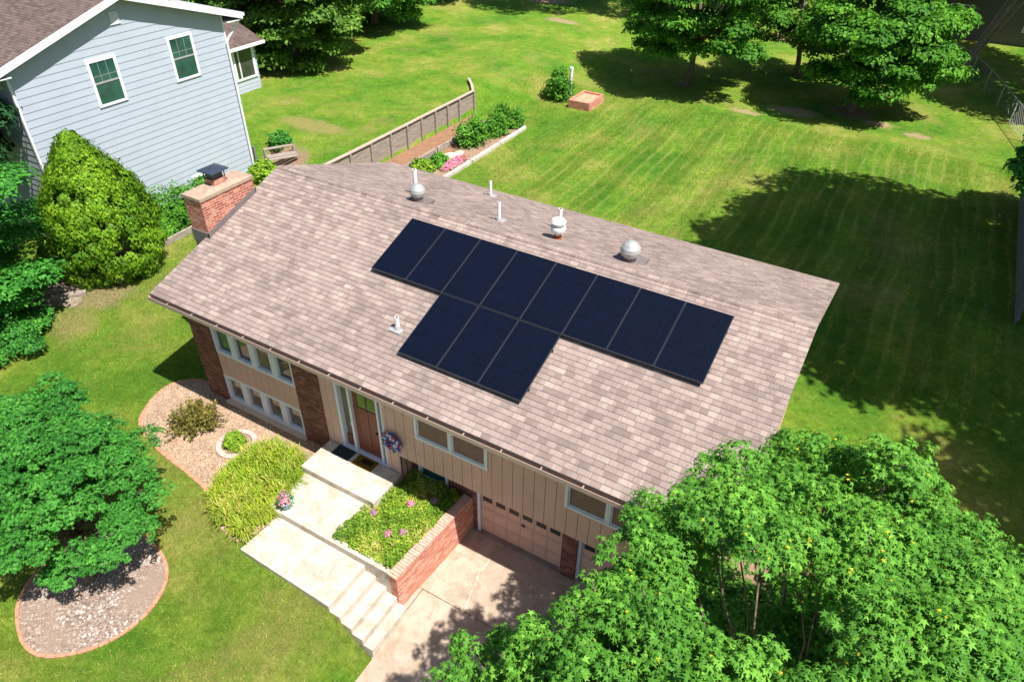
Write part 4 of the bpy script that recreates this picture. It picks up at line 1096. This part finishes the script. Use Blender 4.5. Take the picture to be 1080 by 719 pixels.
# ================================================================== TREES
CAM = np.array([15.711, -8.517, 10.148+EZ])
def rosette_tree(name, label, base, crown_c, rad, n, cr, tips, per, leaf, mat, seed, trunk_r, zcut=-.3, keep=None, shell=.6, squash=.62, accent=.05, bark='bark_pale', given=None, thick=.3):
    rng = np.random.default_rng(seed); root = thing(name, label, 'tree', base)
    cl = crown_clumps(crown_c, rad, n, cr, rng, zcut, shell, keep=keep); R0 = np.mean([r for _, r in cl])
    if given: cl = [(np.array(p), cr*(.8+.45*rng.random())) for p in given] + crown_clumps((crown_c[0], crown_c[1], 3.2), (rad[0]*.74, rad[1]*.72, .9), 46, cr*1.5, rng, -.6, .2) + ([(np.array(p)+rng.normal(size=3)*.2+np.array([0,0,dz_]), .66) for p in FILL for dz_ in (-.6, .35)] if n == 5 else [])
    P_, N_, H_, V_, Sz = [], [], [], [], []
    tw = MB(); cc = np.array(crown_c, float)
    for p, r in cl:
        k = int(tips*(r/R0)**2); d = sph(k, rng); d[:,2] = np.where(d[:,2] < -.1, np.abs(d[:,2])*.8, d[:,2])
        ph = rng.random(3)*6.28; wob = 1+.25*np.sin(d[:,0]*5+ph[0])*np.sin(d[:,1]*5+ph[1])
        q = (.45+.55*rng.random(k)**.4)*wob
        tp_ = p + d*(q*r)[:,None]*np.array([1,1,squash])
        tn = d*.55 + np.array([0,0,.95]) + rng.normal(size=(k,3))*.22; tn /= np.linalg.norm(tn, axis=1, keepdims=True)
        cv = rng.normal(0, .08)
        for t_, nn in zip(tp_, tn):
            m_ = per + rng.integers(-2, 3)
            u, w, kk = frames(np.repeat(nn[None], 1, 0), rng)
            a = np.arange(m_)*2.4 + rng.random()*6.28
            rad_ = np.cos(a)[:,None]*u + np.sin(a)[:,None]*w
            drop = rng.uniform(.0, .75, m_)
            H_.append(rad_*np.cos(drop)[:,None] - kk*np.sin(drop)[:,None])
            N_.append(kk*np.cos(drop)[:,None] + rad_*np.sin(drop)[:,None] + rng.normal(size=(m_,3))*.14)
            lay = rng.uniform(-.7, .15, m_)*leaf
            P_.append(t_ + rad_*leaf*rng.uniform(.0, .55, m_)[:,None] + kk*lay[:,None])
            v = np.clip(rng.normal(.45+cv, .2, m_), 0, .9); s_ = leaf*rng.uniform(.65, 1.15, m_)
            if rng.random() < accent: v[:2] = .995; s_[:2] *= .6; P_[-1][:2] += kk*leaf*.2
            V_.append(v); Sz.append(s_)
        for t_ in tp_[rng.random(k) < .03]: tw.tube([tuple(p-np.array([0,0,r*.3])), tuple((p+t_)/2-np.array([0,0,r*.1])), tuple(t_-np.array([0,0,.03]))], [.018, .011, .006], 5)
    leafobj('crown', np.vstack(P_), np.vstack(N_), np.concatenate(Sz), M[mat], star(), root, np.concatenate(V_), heading=np.vstack(H_), rng=rng)
    base = np.array(base, float); fk = base+(cc-base)*.4; mb = tw
    mb.tube([tuple(base-np.array([0,0,.2])), tuple(base+np.array([0,0,.15])), tuple((base+fk)/2), tuple(fk), tuple(fk+(cc-fk)*.8)], [trunk_r*1.6, trunk_r*1.1, trunk_r, trunk_r*.8, trunk_r*.3], 12)
    for p, r in cl:
        st = fk+(cc-fk)*rng.random()*.7; limb(mb, st, p-np.array([0,0,r*.25]), trunk_r*thick, trunk_r*.05, rng, .03)
    mb.build('trunk', M[bark], root, smooth=True)
    return root
FILL = [(14.4, -0.87, 4.0), (14.8, -1.26, 4.0), (15.24, -1.1, 4.0), (15.71, -0.82, 4.0), (16.21, -0.31, 4.0), (16.85, -0.43, 4.0), (16.18, -1.4, 4.0), (16.86, -1.17, 4.0), (17.5, -0.79, 4.0), (15.69, -1.78, 4.0), (16.47, -0.76, 4.0), (17.03, 0.18, 4.0), (14.58, -0.42, 4.0), (18.0, -0.4, 4.0)]
MAPLE = [(15,-0.4,6.9),(15.7,0.4,6.7),(16.1,0.3,7),(16.6,0.1,7.3),(16.9,-0.2,7.8),(14.9,-0.9,6.7),(15.6,-0.2,6.5),(15.9,-1.3,7.6),(16.4,0.3,6.6),(17,0.1,7.1),(17.3,0.1,7.2),(14.5,-2.2,7.2),(15,-2.4,7.9),(15.3,-2.3,7.9),(15.7,-1.7,7.5),(16.3,-1.6,7.8),(16.7,-1.1,7.4),(17.4,0.1,6.7),(17.6,-0.4,7.2),(14.5,-2.9,7.4),(14.9,-2.4,7.1),(15.7,-2.8,8.1),(16,-2.5,8.1),(16.6,-1.9,7.7),(16.8,-2.1,8.1),(17.4,-1.5,7.7),(17.9,-0.9,7.4),(14.5,-3.4,7.1),(14.8,-3.2,7.2),(16.4,-2.5,7.7),(16.8,-2.7,8.1),(17.3,-1.9,7.6),(17.5,-2.2,8),(17.8,-1.9,8),(18.4,-1.3,7.6),(14.4,-4.2,7.7),(15,-4.3,8.1),(17,-2.9,8.1),(17.4,-2.4,7.6),(17.8,-2.4,7.9),(18.1,-2.4,8.1),(18.5,-1.9,7.7),(13.9,-4.7,7.3),(14.4,-4.6,7.5),(14.7,-3.9,7),(15.3,-4.4,8.1),(17,-3.6,8.5),(17.5,-3.4,8.6),(17.9,-2.8,8.2),(18.5,-2,7.5),(13.3,-4.7,6.2),(13.9,-4.8,6.8),(14.2,-4.8,7.2),(14.7,-4.9,7.8),(15.1,-4.6,7.5),(15.4,-4.2,7.2),(15.9,-4.5,8.1),(17.3,-3.8,8.3),(17.6,-3.4,8.3),(18,-3.1,8.2),(18.5,-2.5,7.7),(13.3,-5.3,6.5),(13.8,-5.1,6.5),(14.4,-5.2,7.2),(14.6,-4.9,6.9),(14.9,-4.8,7.3),(15.5,-5.2,8.3),(15.7,-4.7,7.7),(16.1,-4.5,7.9),(16.6,-4.5,8.4),(16.9,-4.2,8.3),(17.3,-3.7,7.9),(17.8,-3.3,7.7),(17.9,-3.5,8.1),(18.3,-3.1,7.8),(13.1,-5.5,5.5),(13.8,-5.4,6.3),(14.3,-5.7,7.4),(14.6,-5.6,7.5),(15.1,-5.2,7.4),(15.4,-5.4,8.2),(15.6,-5.2,8.1),(15.9,-5,8),(16.2,-4.7,7.9),(16.7,-4.3,7.6),(16.9,-4.4,8),(17.2,-4.2,8),(17.6,-4.1,8.1),(17.6,-4.3,8.6),(18.1,-3.7,7.9),(18.3,-3.8,8.5),(16.4,-2.3,6.2),(16.6,-2.5,6.2),(16.4,-2.6,6.2)]
# big maple in the lower right, close under the camera
rosette_tree('maple_tree', 'large bright green maple over the driveway at the lower right', (17.2, -3.4, -.1),
    (17.2, -3.9, 4.3), (4.7, 4.5, 3.5), 5, .48, 66, 10, .098, 'maple', 21, .24, zcut=-.35, shell=.66, given=MAPLE, thick=.06, bark='bark', accent=.045, squash=.75)
# maple on the round island: a few big lobes with hollows between them
LOBES = [((1.0,-3.6,3.6),1.15), ((2.3,-3.4,3.0),1.0), ((3.4,-3.7,2.7),.95), ((3.9,-4.7,2.45),.8), ((2.6,-4.6,3.9),1.05), ((1.3,-4.9,4.1),1.1), ((2.9,-5.7,3.0),.9), ((1.6,-6.0,3.4),1.0), ((.1,-4.6,3.4),1.1), ((.3,-5.9,3.0),1.0), ((3.6,-5.3,1.9),.6), ((-.3,-3.4,2.9),.9)]
rgl = np.random.default_rng(77); isl_pts = []
for c_, r_ in LOBES:
    for k_ in range(int(11*r_*r_)+2):
        d_ = sph(1, rgl)[0]; d_[2] = abs(d_[2])*.8-.15
        isl_pts.append(tuple(np.array(c_)+d_*r_*(.55+.4*rgl.random())*np.array([1,1,.75])))
rosette_tree('maple_tree', 'dense dark green maple growing out of the round gravel island on the front lawn', (3.0, -5.1, .84),
    (2.0, -4.4, 2.9), (2.0, 1.8, 1.4), 4, .36, 42, 10, .092, 'maple2', 22, .12, zcut=-.45, shell=.6, accent=0, squash=.8, bark='bark', thick=.2, given=isl_pts)

# pyramidal arborvitae: many upright sprays over a cone
ar = thing('arborvitae', 'large pyramid shaped yellow-green arborvitae in front of the pale blue house', 'conifer', (-8.2, 3.6, .86))
rng = np.random.default_rng(31); cl = []
for i in range(560):
    t_ = rng.random()**.8; h = .15+4.75*t_; a = rng.random()*6.28
    R = 1.98*math.sin(min(1, (1-t_)*1.25+.02)*math.pi/2)**.95*(1+.06*math.sin(3*a+h*1.5)+.05*math.sin(7*a-h*3))
    if h < .9: R *= .75+.28*h
    cl.append((np.array([-8.2+R*math.cos(a)*.93, 3.6+R*math.sin(a)*.93, .86+h]), .26*(.7+.6*rng.random())))
for i in range(150):
    t_ = rng.random()**.9; h = .2+4.2*t_; a = rng.random()*6.28; R = 1.35*(1-t_)**.6
    cl.append((np.array([-8.2+R*math.cos(a), 3.6+R*math.sin(a), .86+h]), .42))
P_, N_, V_, H_ = [], [], [], []
for p, r in cl:
    k = 105; d = sph(k, rng); pos = p+d*r*np.array([1,1,1.25])*(.4+.6*rng.random(k)[:,None]); out = p-np.array([-8.2,3.6,p[2]]); out /= np.linalg.norm(out)+1e-6
    P_.append(pos); N_.append(d+out*1.0+rng.normal(size=(k,3))*.3); H_.append(np.array([0,0,1.])+out*.5+rng.normal(size=(k,3))*.4)
    V_.append(np.clip(rng.normal(.42+.15*rng.normal(), .2, k), 0, .99))
P_ = np.vstack(P_); leafobj('foliage', P_, np.vstack(N_), .12*(.6+.7*rng.random(len(P_))), M['arbor'], kite(), ar, np.concatenate(V_), heading=np.vstack(H_), rng=rng)
mb = MB(); mb.tube([(-8.2,3.6,.7),(-8.2,3.6,3),(-8.2,3.6,5)], [.16,.1,.02], 8)
for i in range(40): a = i*2.4; h = .4+i*.1; limb(mb, (-8.2,3.6,.86+h*.8), (-8.2+1.3*(1-h/5.2)*math.cos(a), 3.6+1.3*(1-h/5.2)*math.sin(a), 1.2+h), .03, .008, rng, 0, 3)
mb.build('trunk', M['bark'], ar)

T = kite()
tree('spruce_tree', 'dark green layered spruce at the left edge, in front of the pale blue house', (-10.2, -1.2, .86), (-9.6, -.9, 4.0), (3.3, 3.0, 3.6), 44, 1.0, 900, .15, M['maple2'], T, 41, .2, zcut=-.85, squash=.33, up=1.2, inner=.2)
tree('shade_tree', 'big dark leafy tree at the left edge, beside the pale blue house', (-13.6, 0.6, .86), (-13.4, .8, 6.0), (3.4, 2.8, 2.8), 40, 1.2, 520, .2, M['darkleaf'], T, 42, .25)
tree('spreading_shrub', 'low dark juniper spreading beside the stony path at the left edge', (-6.9, -1.0, .86), (-7.1, -1.0, 1.15), (1.5, 1.1, .5), 26, .42, 520, .09, M['maple2'], T, 43, .05, zcut=-.1, cat='shrub')
G = 'trees beyond the back lawn'
tree('walnut_tree', 'yellow-green drooping tree beside the rear wing of the pale blue house', (-18.6, 24.2, 2), (-18.3, 24.0, 6.2), (4.6, 4.4, 4.6), 95, 1.15, 620, .24, M['treeleaf_y'], T, 51, .25, zcut=-.95, squash=.55, up=.8)
tree('walnut_tree', 'dark green drooping tree behind and right of the yellow-green one at the top', (-20.3, 33.5, 2.2), (-20.0, 33.2, 6.6), (4.3, 4.3, 5.0), 70, 1.15, 560, .25, M['treeleaf'], T, 52, .25, zcut=-.95, squash=.55)
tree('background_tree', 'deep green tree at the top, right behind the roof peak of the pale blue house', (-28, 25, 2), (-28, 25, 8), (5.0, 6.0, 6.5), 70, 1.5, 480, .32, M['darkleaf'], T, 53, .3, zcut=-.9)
tree('background_tree', 'low bright bush-like tree at the top edge, right of the dark drooping tree', (-22.5, 42.5, 2), (-22, 42.5, 3.9), (3.0, 2.6, 2.2), 34, .95, 420, .24, M['treeleaf'], T, 54, .15, zcut=-.8)
tree('lawn_tree', 'round green lawn tree with the broadest shadow, right of the brick planter box', (2.38, 35.6, .9), (2.9, 35.9, 5.6), (4.4, 4.0, 3.9), 80, 1.05, 620, .22, M['treeleaf'], T, 55, .2, zcut=-.75, squash=.6, bark='bark')
tree('lawn_tree', 'pale green loose tree just behind and right of the broadest-shadowed tree', (7.8, 41.7, .95), (7.6, 41.2, 4.4), (2.7, 2.6, 3.0), 34, .95, 520, .22, M['treeleaf_y'], T, 56, .18, zcut=-.8)
tree('lawn_tree', 'bright green thin-stemmed tree beside bare straw-coloured patches on the far lawn', (12.1, 36.2, .9), (12.6, 36.8, 4.8), (3.8, 3.5, 3.6), 74, 1.0, 620, .22, M['treeleaf'], T, 57, .11, zcut=-.8, stems=3, bark='bark')
tree('tall_tree', 'tall pale-trunked tree in bare earth at the top edge of the lawn', (-15.3, 48.6, 1), (-11.5, 46.0, 9.8), (6.2, 5.0, 3.0), 56, 1.4, 330, .3, M['treeleaf'], T, 58, .36, zcut=-.5, bark='bark_pale', shell=.4)
tree('background_tree', 'tall tree beyond the top edge, casting a loose shadow right of the bare earth ring', (-2.5, 53.5, 1), (-4.5, 49.5, 10.5), (5.0, 4.5, 3.0), 40, 1.4, 330, .3, M['treeleaf'], T, 67, .3, zcut=-.4)
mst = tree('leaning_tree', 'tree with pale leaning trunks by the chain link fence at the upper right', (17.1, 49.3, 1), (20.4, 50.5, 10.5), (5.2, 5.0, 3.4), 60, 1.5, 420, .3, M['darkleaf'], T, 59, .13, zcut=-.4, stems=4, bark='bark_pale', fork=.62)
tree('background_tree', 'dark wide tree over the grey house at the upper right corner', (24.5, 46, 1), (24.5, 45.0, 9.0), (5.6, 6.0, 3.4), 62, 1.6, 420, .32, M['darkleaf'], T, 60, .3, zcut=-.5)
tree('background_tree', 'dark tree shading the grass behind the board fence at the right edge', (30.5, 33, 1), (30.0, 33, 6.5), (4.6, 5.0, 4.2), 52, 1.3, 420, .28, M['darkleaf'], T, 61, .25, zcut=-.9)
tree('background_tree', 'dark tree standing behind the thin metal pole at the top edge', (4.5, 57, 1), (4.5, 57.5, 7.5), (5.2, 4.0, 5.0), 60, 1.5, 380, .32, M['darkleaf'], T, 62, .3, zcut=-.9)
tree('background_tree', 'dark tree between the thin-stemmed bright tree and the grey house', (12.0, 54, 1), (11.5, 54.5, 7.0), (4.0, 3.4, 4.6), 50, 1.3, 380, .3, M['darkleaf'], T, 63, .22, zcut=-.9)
tree('edge_tree', 'small leafy tree poking in at the right edge above the board fence', (22.4, 25.5, .9), (21.2, 25.2, 3.5), (1.7, 2.6, 1.3), 36, .6, 420, .19, M['maple2'], T, 64, .12, zcut=-.8)
# tall trees right of the frame whose shadow lies on the back lawn
def offright(p, r):      # crown cut to stay outside the camera view, leaving only its cast shadow
    d = p[1]-CAM[1]; hz = (CAM[2] - .2*d)+1.6
    return p[2]-r*.6 > hz or p[0]-r > 20.9+.05*d-(p[2]-.9)*.375+.4
tree('cottonwood_tree', 'very tall tree beyond the board fence, shading the right side of the back lawn', (25.5, 17.5, .8), (23.9, 17.0, 14.6), (6.0, 7.3, 4.4), 118, 1.6, 520, .36, M['treeleaf'], T, 65, .5, zcut=-.7, keep=offright, shell=.35)
tree('cottonwood_tree', 'tall tree outside the right edge shading the lawn beside the maple', (32.5, 6.5, .6), (31.5, 6.5, 12.5), (5.2, 5.2, 4.6), 70, 1.6, 420, .32, M['treeleaf'], T, 66, .4, zcut=-.8, keep=offright, shell=.35)

# ================================================================== SHRUBS AND FLOWERS
def shrub(name, label, c, rad, n, size, mat, seed, cat='shrub', up=.5, group=None, tm=kite, stems=8, inner=.35):
    root = thing(name, label, cat, c, group); rg_ = np.random.default_rng(seed)
    cl = crown_clumps((c[0], c[1], c[2]+rad[2]*.1), rad, 26, max(rad)*.34, rg_, -.05, .6)
    pos, nr, val = clump_leaves(cl, max(20, n//26), rg_, .8, up, inner)
    pos[:,2] = np.maximum(pos[:,2], c[2]+.02)
    leafobj('foliage', pos, nr, size*(.7+.6*rg_.random(len(pos))), M[mat], tm(), root, val, rng=rg_)
    mb = MB()
    for i in range(stems): a = i*6.28/stems; limb(mb, c, (c[0]+rad[0]*.7*math.cos(a), c[1]+rad[1]*.7*math.sin(a), c[2]+rad[2]*.75), .018, .006, rg_, 0, 3)
    mb.build('stem', M['twig'], root); return root
# spiky olive shrub: thin sprays
sp_ = thing('barberry_shrub', 'spiky olive-brown shrub on the gravel in front of the left brick pillar', 'shrub', (1.02, -.55, .88)); rng = np.random.default_rng(71); mb = MB(); P_, H_ = [], []
for i in range(150):
    a = rng.random()*6.28; el = .1+1.2*rng.random(); L2 = (.6+.35*rng.random())*(.75+.25*math.cos(el))
    d = np.array([math.cos(a)*math.cos(el), math.sin(a)*math.cos(el), math.sin(el)*.62]); q = np.array([1.02,-.55,.88]); e = q+d*L2+np.array([0,0,-.04])
    mb.tube([tuple(q+d*.05), tuple(q+d*L2*.55+np.array([0,0,.05])), tuple(e)], [.008,.006,.003], 4)
    for t_ in np.linspace(.3, 1, 34): P_.append(q+d*L2*t_+rng.normal(size=3)*.022); H_.append(d+rng.normal(size=3)*.5)
P_ = np.array(P_); H_ = np.array(H_)
leafobj('foliage', P_, rng.normal(size=P_.shape)+np.array([0,0,.8]), .075*(.6+.8*rng.random(len(P_))), M['olive'], kite(), sp_, None, heading=H_, rng=rng); mb.build('stem', M['twig'], sp_)
# small bright shrub inside a stone ring
sr = thing('stone_ring', 'pinkish stone ring around the small bright green shrub on the gravel', 'edging', (2.62, -.52, .88)); mb = MB()
for i in range(9):
    a0, a1 = i*2*math.pi/9+.02, (i+1)*2*math.pi/9-.02; pts_ = [(2.62+r_*math.cos(a), -.52+r_*math.sin(a)) for r_, aa in ((.54,(a0,(a0+a1)/2,a1)), (.40,(a1,(a0+a1)/2,a0))) for a in aa]
    mb.prism(pts_, .87, .955)
mb.build('ring_stone', plain('ring_stone_mat', (.56,.40,.36), .9, .1, .12, 8), sr, bevel=.01)
shrub('boxwood_shrub', 'small bright lime green shrub inside the pinkish stone ring', (2.6, -.54, .88), (.27, .25, .33), 3000, .05, 'lime', 72)
# strappy daylily mass beside the walk
dl = thing('daylily_clump', 'wide sprawling clump of yellow-green strappy daylily leaves beside the concrete walk', 'plant', (4.35, -1.4, .88)); rng = np.random.default_rng(73)
poly = [(3.75,-2.3),(3.4,-1.6),(3.3,-.8),(3.5,-.3),(4.0,-.1),(4.75,-.25),(5.05,-.75),(5.02,-1.3),(5.25,-1.9),(5.05,-2.55),(4.4,-2.5)]
vs, fs, vals = [], [], []
cent = []
while len(cent) < 150:
    x, y = rng.uniform(2.9, 5.3), rng.uniform(-2.6, 0)
    if inpoly(np.array([x]), np.array([y]), poly)[0]: cent.append((x, y))
for (cx, cy) in cent:
    tone = rng.normal(.45, .16) + (.25 if cy < -1.7 and rng.random() < .5 else 0)
    for j in range(52):
        a = rng.random()*6.28; L2 = rng.uniform(.16, .42); hgt = rng.uniform(.10, .42); w = rng.uniform(.012, .024)
        px, py = math.cos(a), math.sin(a); n0 = len(vs)
        bx, by = cx+rng.normal()*.06, cy+rng.normal()*.06
        for t_ in (0, .35, .7, 1):
            r_ = L2*t_; z_ = .88+hgt*math.sin(t_*math.pi*.78)*1.15; ww = w*(1-t_*.85)
            vs += [(bx+px*r_-py*ww, by+py*r_+px*ww, max(z_, .9)), (bx+px*r_+py*ww, by+py*r_-px*ww, max(z_, .9))]
        for k in range(3): fs.append((n0+2*k, n0+2*k+1, n0+2*k+3, n0+2*k+2)); vals.append(min(.99, max(0, tone+rng.normal()*.15)))
vs = np.array(vs)-np.array(ORG[dl.name]); me = bpy.data.meshes.new('leaves'); me.from_pydata([tuple(v) for v in vs], [], fs); at = me.attributes.new('lv', 'FLOAT', 'FACE'); at.data.foreach_set('value', np.array(vals, np.float32)); me.materials.append(M['straw'])
o = bpy.data.objects.new('leaves', me); COL.objects.link(o); o.parent = dl
# planter ground cover
rng = np.random.default_rng(74); ppoly = [(7.02,-1.62),(8.76,-1.62),(8.93,GY-.05),(7.33,GY-.05),(7.33,-.2),(7.1,-.6)]
P_ = []
while len(P_) < 17000:
    x, y = rng.uniform(6.9, 8.95), rng.uniform(-1.7, 1.0)
    if inpoly(np.array([x]), np.array([y]), ppoly)[0]:
        P_.append((x, y, 1.03+.16*(math.sin(x*7)*math.sin(y*6+1)*.5+.5)+.06*math.sin(x*17+y*5)*math.sin(y*15)+.10*rng.random()+(.06 if (x-7.5)**2+(y+1)**2 < .35 else 0)))
P_ = np.array(P_); val = np.clip(.42+.3*np.sin(P_[:,0]*4+1)*np.sin(P_[:,1]*3.3)+.15*np.sin(P_[:,0]*13)*np.sin(P_[:,1]*11)+rng.normal(size=len(P_))*.2, 0, .99)
o = leafobj('ground_cover', P_, np.array([0,0,1.])+rng.normal(size=P_.shape)*.55, .055*(.5+.9*rng.random(len(P_))), M['cover'], kite(), None, val, rng=rng)
tag(o, 'bright green ground cover filling the raised planter', 'ground cover', kind='stuff')
for i, (x, y, lab) in enumerate(((7.42, -.62, 'pink flower head at the landing edge of the planter'), (8.02, .05, 'mauve flower cluster in the middle of the planter'), (8.38, -.72, 'pink flower cluster near the brick cap, toward the steps'), (8.10, -.92, 'pink flower cluster nearest the steps in the planter'), (8.45, .42, 'pale pink flower cluster near the shaded end of the planter'))):
    r_ = thing('flower_cluster', lab, 'flowers', (x, y, 1.15)); mound('petals', (x, y, 1.23), (.10, .10, .07), 150, .035, 'petal_pink' if i % 2 else 'petal_mauve', r_, 80+i); mound('foliage', (x, y, 1.1), (.16, .16, .1), 120, .06, 'plant', r_, 90+i)
# back garden
shrub('small_shrub', 'small upright shrub in a mulch ring, left of the brick planter box', (-3.05, 29.2, .9), (.42, .42, 1.5), 3600, .15, 'treeleaf', 75)
rng = np.random.default_rng(76)
for i in range(9):
    y = 20.1+i*.46; x = -3.7+.35*math.sin(i*1.7)+.07*i
    lab = ['nearest leafy plant in the flower bed row', 'second leafy plant in the flower bed row, counted from the roof', 'third leafy plant in the flower bed row, counted from the roof', 'fourth leafy plant in the flower bed row, counted from the roof', 'fifth, middle leafy plant in the flower bed row', 'fourth leafy plant from the far end of the flower bed row', 'third leafy plant from the far end of the flower bed row', 'second leafy plant from the far end of the flower bed row', 'last leafy plant at the far end of the flower bed row'][i]
    shrub('garden_plant', lab, (x, y, .9), (.27, .3, .75+.35*rng.random()), 1000, .13, 'treeleaf' if i % 2 else 'plant', 100+i, 'plant', group='leafy plants in a row in the back flower bed', stems=5)
shrub('hosta_plant', 'yellow-green hosta in the flower bed beside the timber beam', (-3.75, 16.6, .9), (.5, .55, .4), 900, .17, 'lime', 120, 'plant')
shrub('hosta_plant', 'green leafy clump in the flower bed between the hosta and the pink flowers', (-3.5, 17.6, .9), (.45, .5, .45), 900, .15, 'plant', 121, 'plant')
shrub('hosta_plant', 'blue-green low plant in the flower bed beside the kerb, nearest the roof', (-2.9, 15.6, .9), (.45, .5, .3), 900, .13, 'maple2', 122, 'plant')
shrub('hosta_plant', 'yellowish plant in the flower bed at the end of the short timber beam', (-3.9, 15.0, .9), (.4, .5, .35), 800, .14, 'straw', 123, 'plant')
fl = thing('pink_flowers', 'low mass of bright pink flowers in the bed beside the pale kerb', 'flowers', (-2.85, 17.9, .9)); mound('petals', (-2.85, 17.9, .95), (.33, 1.0, .3), 1500, .07, 'petal_pink', fl, 124); mound('foliage', (-2.85, 17.9, .9), (.33, 1.0, .22), 700, .09, 'plant', fl, 125)
patch('white_gravel', -3.6, 18.6, .35, .9, 'conc', 126, up=.05)
# perennials against the neighbour's wall
for i, (x, y, h, mt, lab) in enumerate(((-9.6, 5.9, .9, 'maple2', 'dark leafy perennial beside the arborvitae along the blue wall'), (-9.5, 6.8, 1.25, 'plant', 'tall bright perennial second from the arborvitae along the blue wall'), (-9.4, 7.7, 1.3, 'plant', 'tall bright perennial in the middle of the blue wall bed'), (-9.3, 8.6, 1.1, 'treeleaf', 'tall green perennial half hidden behind the chimney'), (-8.7, 6.1, .55, 'treeleaf', 'low green perennial behind the dark timber edging'), (-8.7, 7.1, .6, 'treeleaf', 'low leafy plant between the timber edging and the tall perennials'))):
    shrub('perennial', lab, (x, y, .88), (.55, .55, h), 1500, .13, mt, 130+i, 'plant', stems=6)
fl = thing('pink_flowers', 'small salmon pink flowers beside the arborvitae along the blue wall', 'flowers', (-8.5, 5.6, .9)); mound('petals', (-8.5, 5.6, 1.25), (.25, .3, .25), 60, .08, 'petal_pink', fl, 140); mound('foliage', (-8.5, 5.6, .9), (.35, .4, .4), 300, .1, 'maple2', fl, 141)
shrub('yellow_shrub', 'bright yellow-green shrub between the chimney and the corner of the blue house', (-9.2, 12.0, .88), (.7, .6, .75), 2000, .13, 'lime', 142)
shrub('yellow_shrub', 'dark green bush on the mulch beside the timber bench', (-10.0, 13.9, g(-10.0, 13.9)), (.5, .5, .5), 1400, .12, 'maple2', 143)

# ================================================================== GRASS BLADES
def blades(name, n, x0, x1, y0, y1, size, seed, excl, dens=None):
    rng = np.random.default_rng(seed); x = rng.uniform(x0, x1, n); y = rng.uniform(y0, y1, n)
    k = np.ones(n, bool)
    for e in excl: k &= ~inpoly(x, y, e)
    x, y = x[k], y[k]; z = ground(x, y); pos = np.stack([x, y, z-.004], 1)
    up = np.array([0,0,1.])+rng.normal(size=pos.shape)*.42
    patchy = .5+.28*np.sin(x*2.1+1.3*np.sin(y*1.1))*np.sin(y*1.7+np.sin(x*.9))
    val = patchy*.8+rng.normal(size=len(x))*.22
    if name == 'lawn_grass':           # the front lawn is drier towards the street
        val = val + S(-y, .5, 6)*(.12+.22*np.sin(x*1.1+.8*np.sin(y*1.9))*np.sin(y*.9+1.2*np.sin(x*.7))+.14*np.sin(x*4.3+y)*np.sin(y*3.7-x))
    if name == 'back_lawn_grass':      # wheel tracks of the mower: paler bent blades
        ph_ = np.abs(((x+.25*np.sin(y*.23)+.1*np.sin(y*.9)) % .62)-.31)
        val = val*.75 + .62*(ph_ < .075)*(np.sin(y*1.3+x*5)+np.sin(y*.47+x*3) > -.7)*S(x, -3, 1)
    o = leafobj(name, pos, up, size*(.6+.8*rng.random(len(x))), M['grass'], tri(), None, np.clip(val, 0, .99), rng=rng)
    return tag(o, 'short mown grass growing on the front lawn', 'grass', kind='stuff')
excl = [bed, isl, [(.2,.6),(16,.6),(16,10),(.2,10)], [(5.25,-2.9),(8.1,-2.97),(9.16,-2.97),(9.1,-14),(15,-14),(15,1),(5.3,1)], [(4.8,-2.0),(5.4,-2.8),(5.4,.7),(4.8,.7)]]
o = blades('back_lawn_grass', 260000, -6, 20.6, 10.3, 32, .085, 201, [[(-6,13),(-2.2,13),(-2.2,24.4),(-6,24.4)], [(-2,28),(-.5,28),(-.5,30.2),(-2,30.2)]]); o['label'] = 'short mown grass growing on the back lawn'
blades('lawn_grass', 330000, -8, 9.4, -9, 9, .075, 200, excl)

# ================================================================== CAMERA, LIGHT, WORLD
def camrot(yaw, pitch, roll):
    cy, sy, cp, sp_c = math.cos(yaw), math.sin(yaw), math.cos(pitch), math.sin(pitch)
    f = Vector((sy*cp, cy*cp, -sp_c)); r = Vector((cy, -sy, 0)); u = r.cross(f)
    cr, sr = math.cos(roll), math.sin(roll)
    R_, U_ = cr*r+sr*u, -sr*r+cr*u
    return Matrix(((R_.x, U_.x, -f.x), (R_.y, U_.y, -f.y), (R_.z, U_.z, -f.z)))
cd = bpy.data.cameras.new('camera'); cam = bpy.data.objects.new('camera', cd); COL.objects.link(cam)
cam.matrix_world = Matrix.Translation((15.7114, -8.5173, 10.1477+EZ)) @ camrot(-.5229, .6471, .0150).to_4x4()
cd.sensor_width = 36; cd.lens = 36*748.28/1080; cd.clip_end = 3000; cd.clip_start = .05
sc.camera = cam

w = bpy.data.worlds.new('World'); sc.world = w; w.use_nodes = True; nt = w.node_tree
sky = nt.nodes.new('ShaderNodeTexSky'); sky.sky_type = 'NISHITA'; sky.sun_disc = False
sd = Vector((.55, -.12, 1)).normalized()
el = math.asin(sd.z); az = math.atan2(sd.x, sd.y)
sky.sun_elevation = el; sky.sun_rotation = az
nt.links.new(sky.outputs[0], nt.nodes['Background'].inputs['Color']); nt.nodes['Background'].inputs['Strength'].default_value = .068
sl = bpy.data.lights.new('sun', 'SUN'); sl.energy = 4.9; sl.angle = math.radians(.5); sl.color = (1, .96, .9)
so = bpy.data.objects.new('sun', sl); COL.objects.link(so); so.rotation_euler = sd.to_track_quat('Z', 'Y').to_euler(); so.location = (30, -10, 40)
vs_ = sc.view_settings; vs_.view_transform = 'Standard'; vs_.look = 'None'; vs_.exposure = .78; vs_.gamma = 1; vs_.use_curve_mapping = False
sc.cycles.max_bounces = 6; sc.cycles.transparent_max_bounces = 8
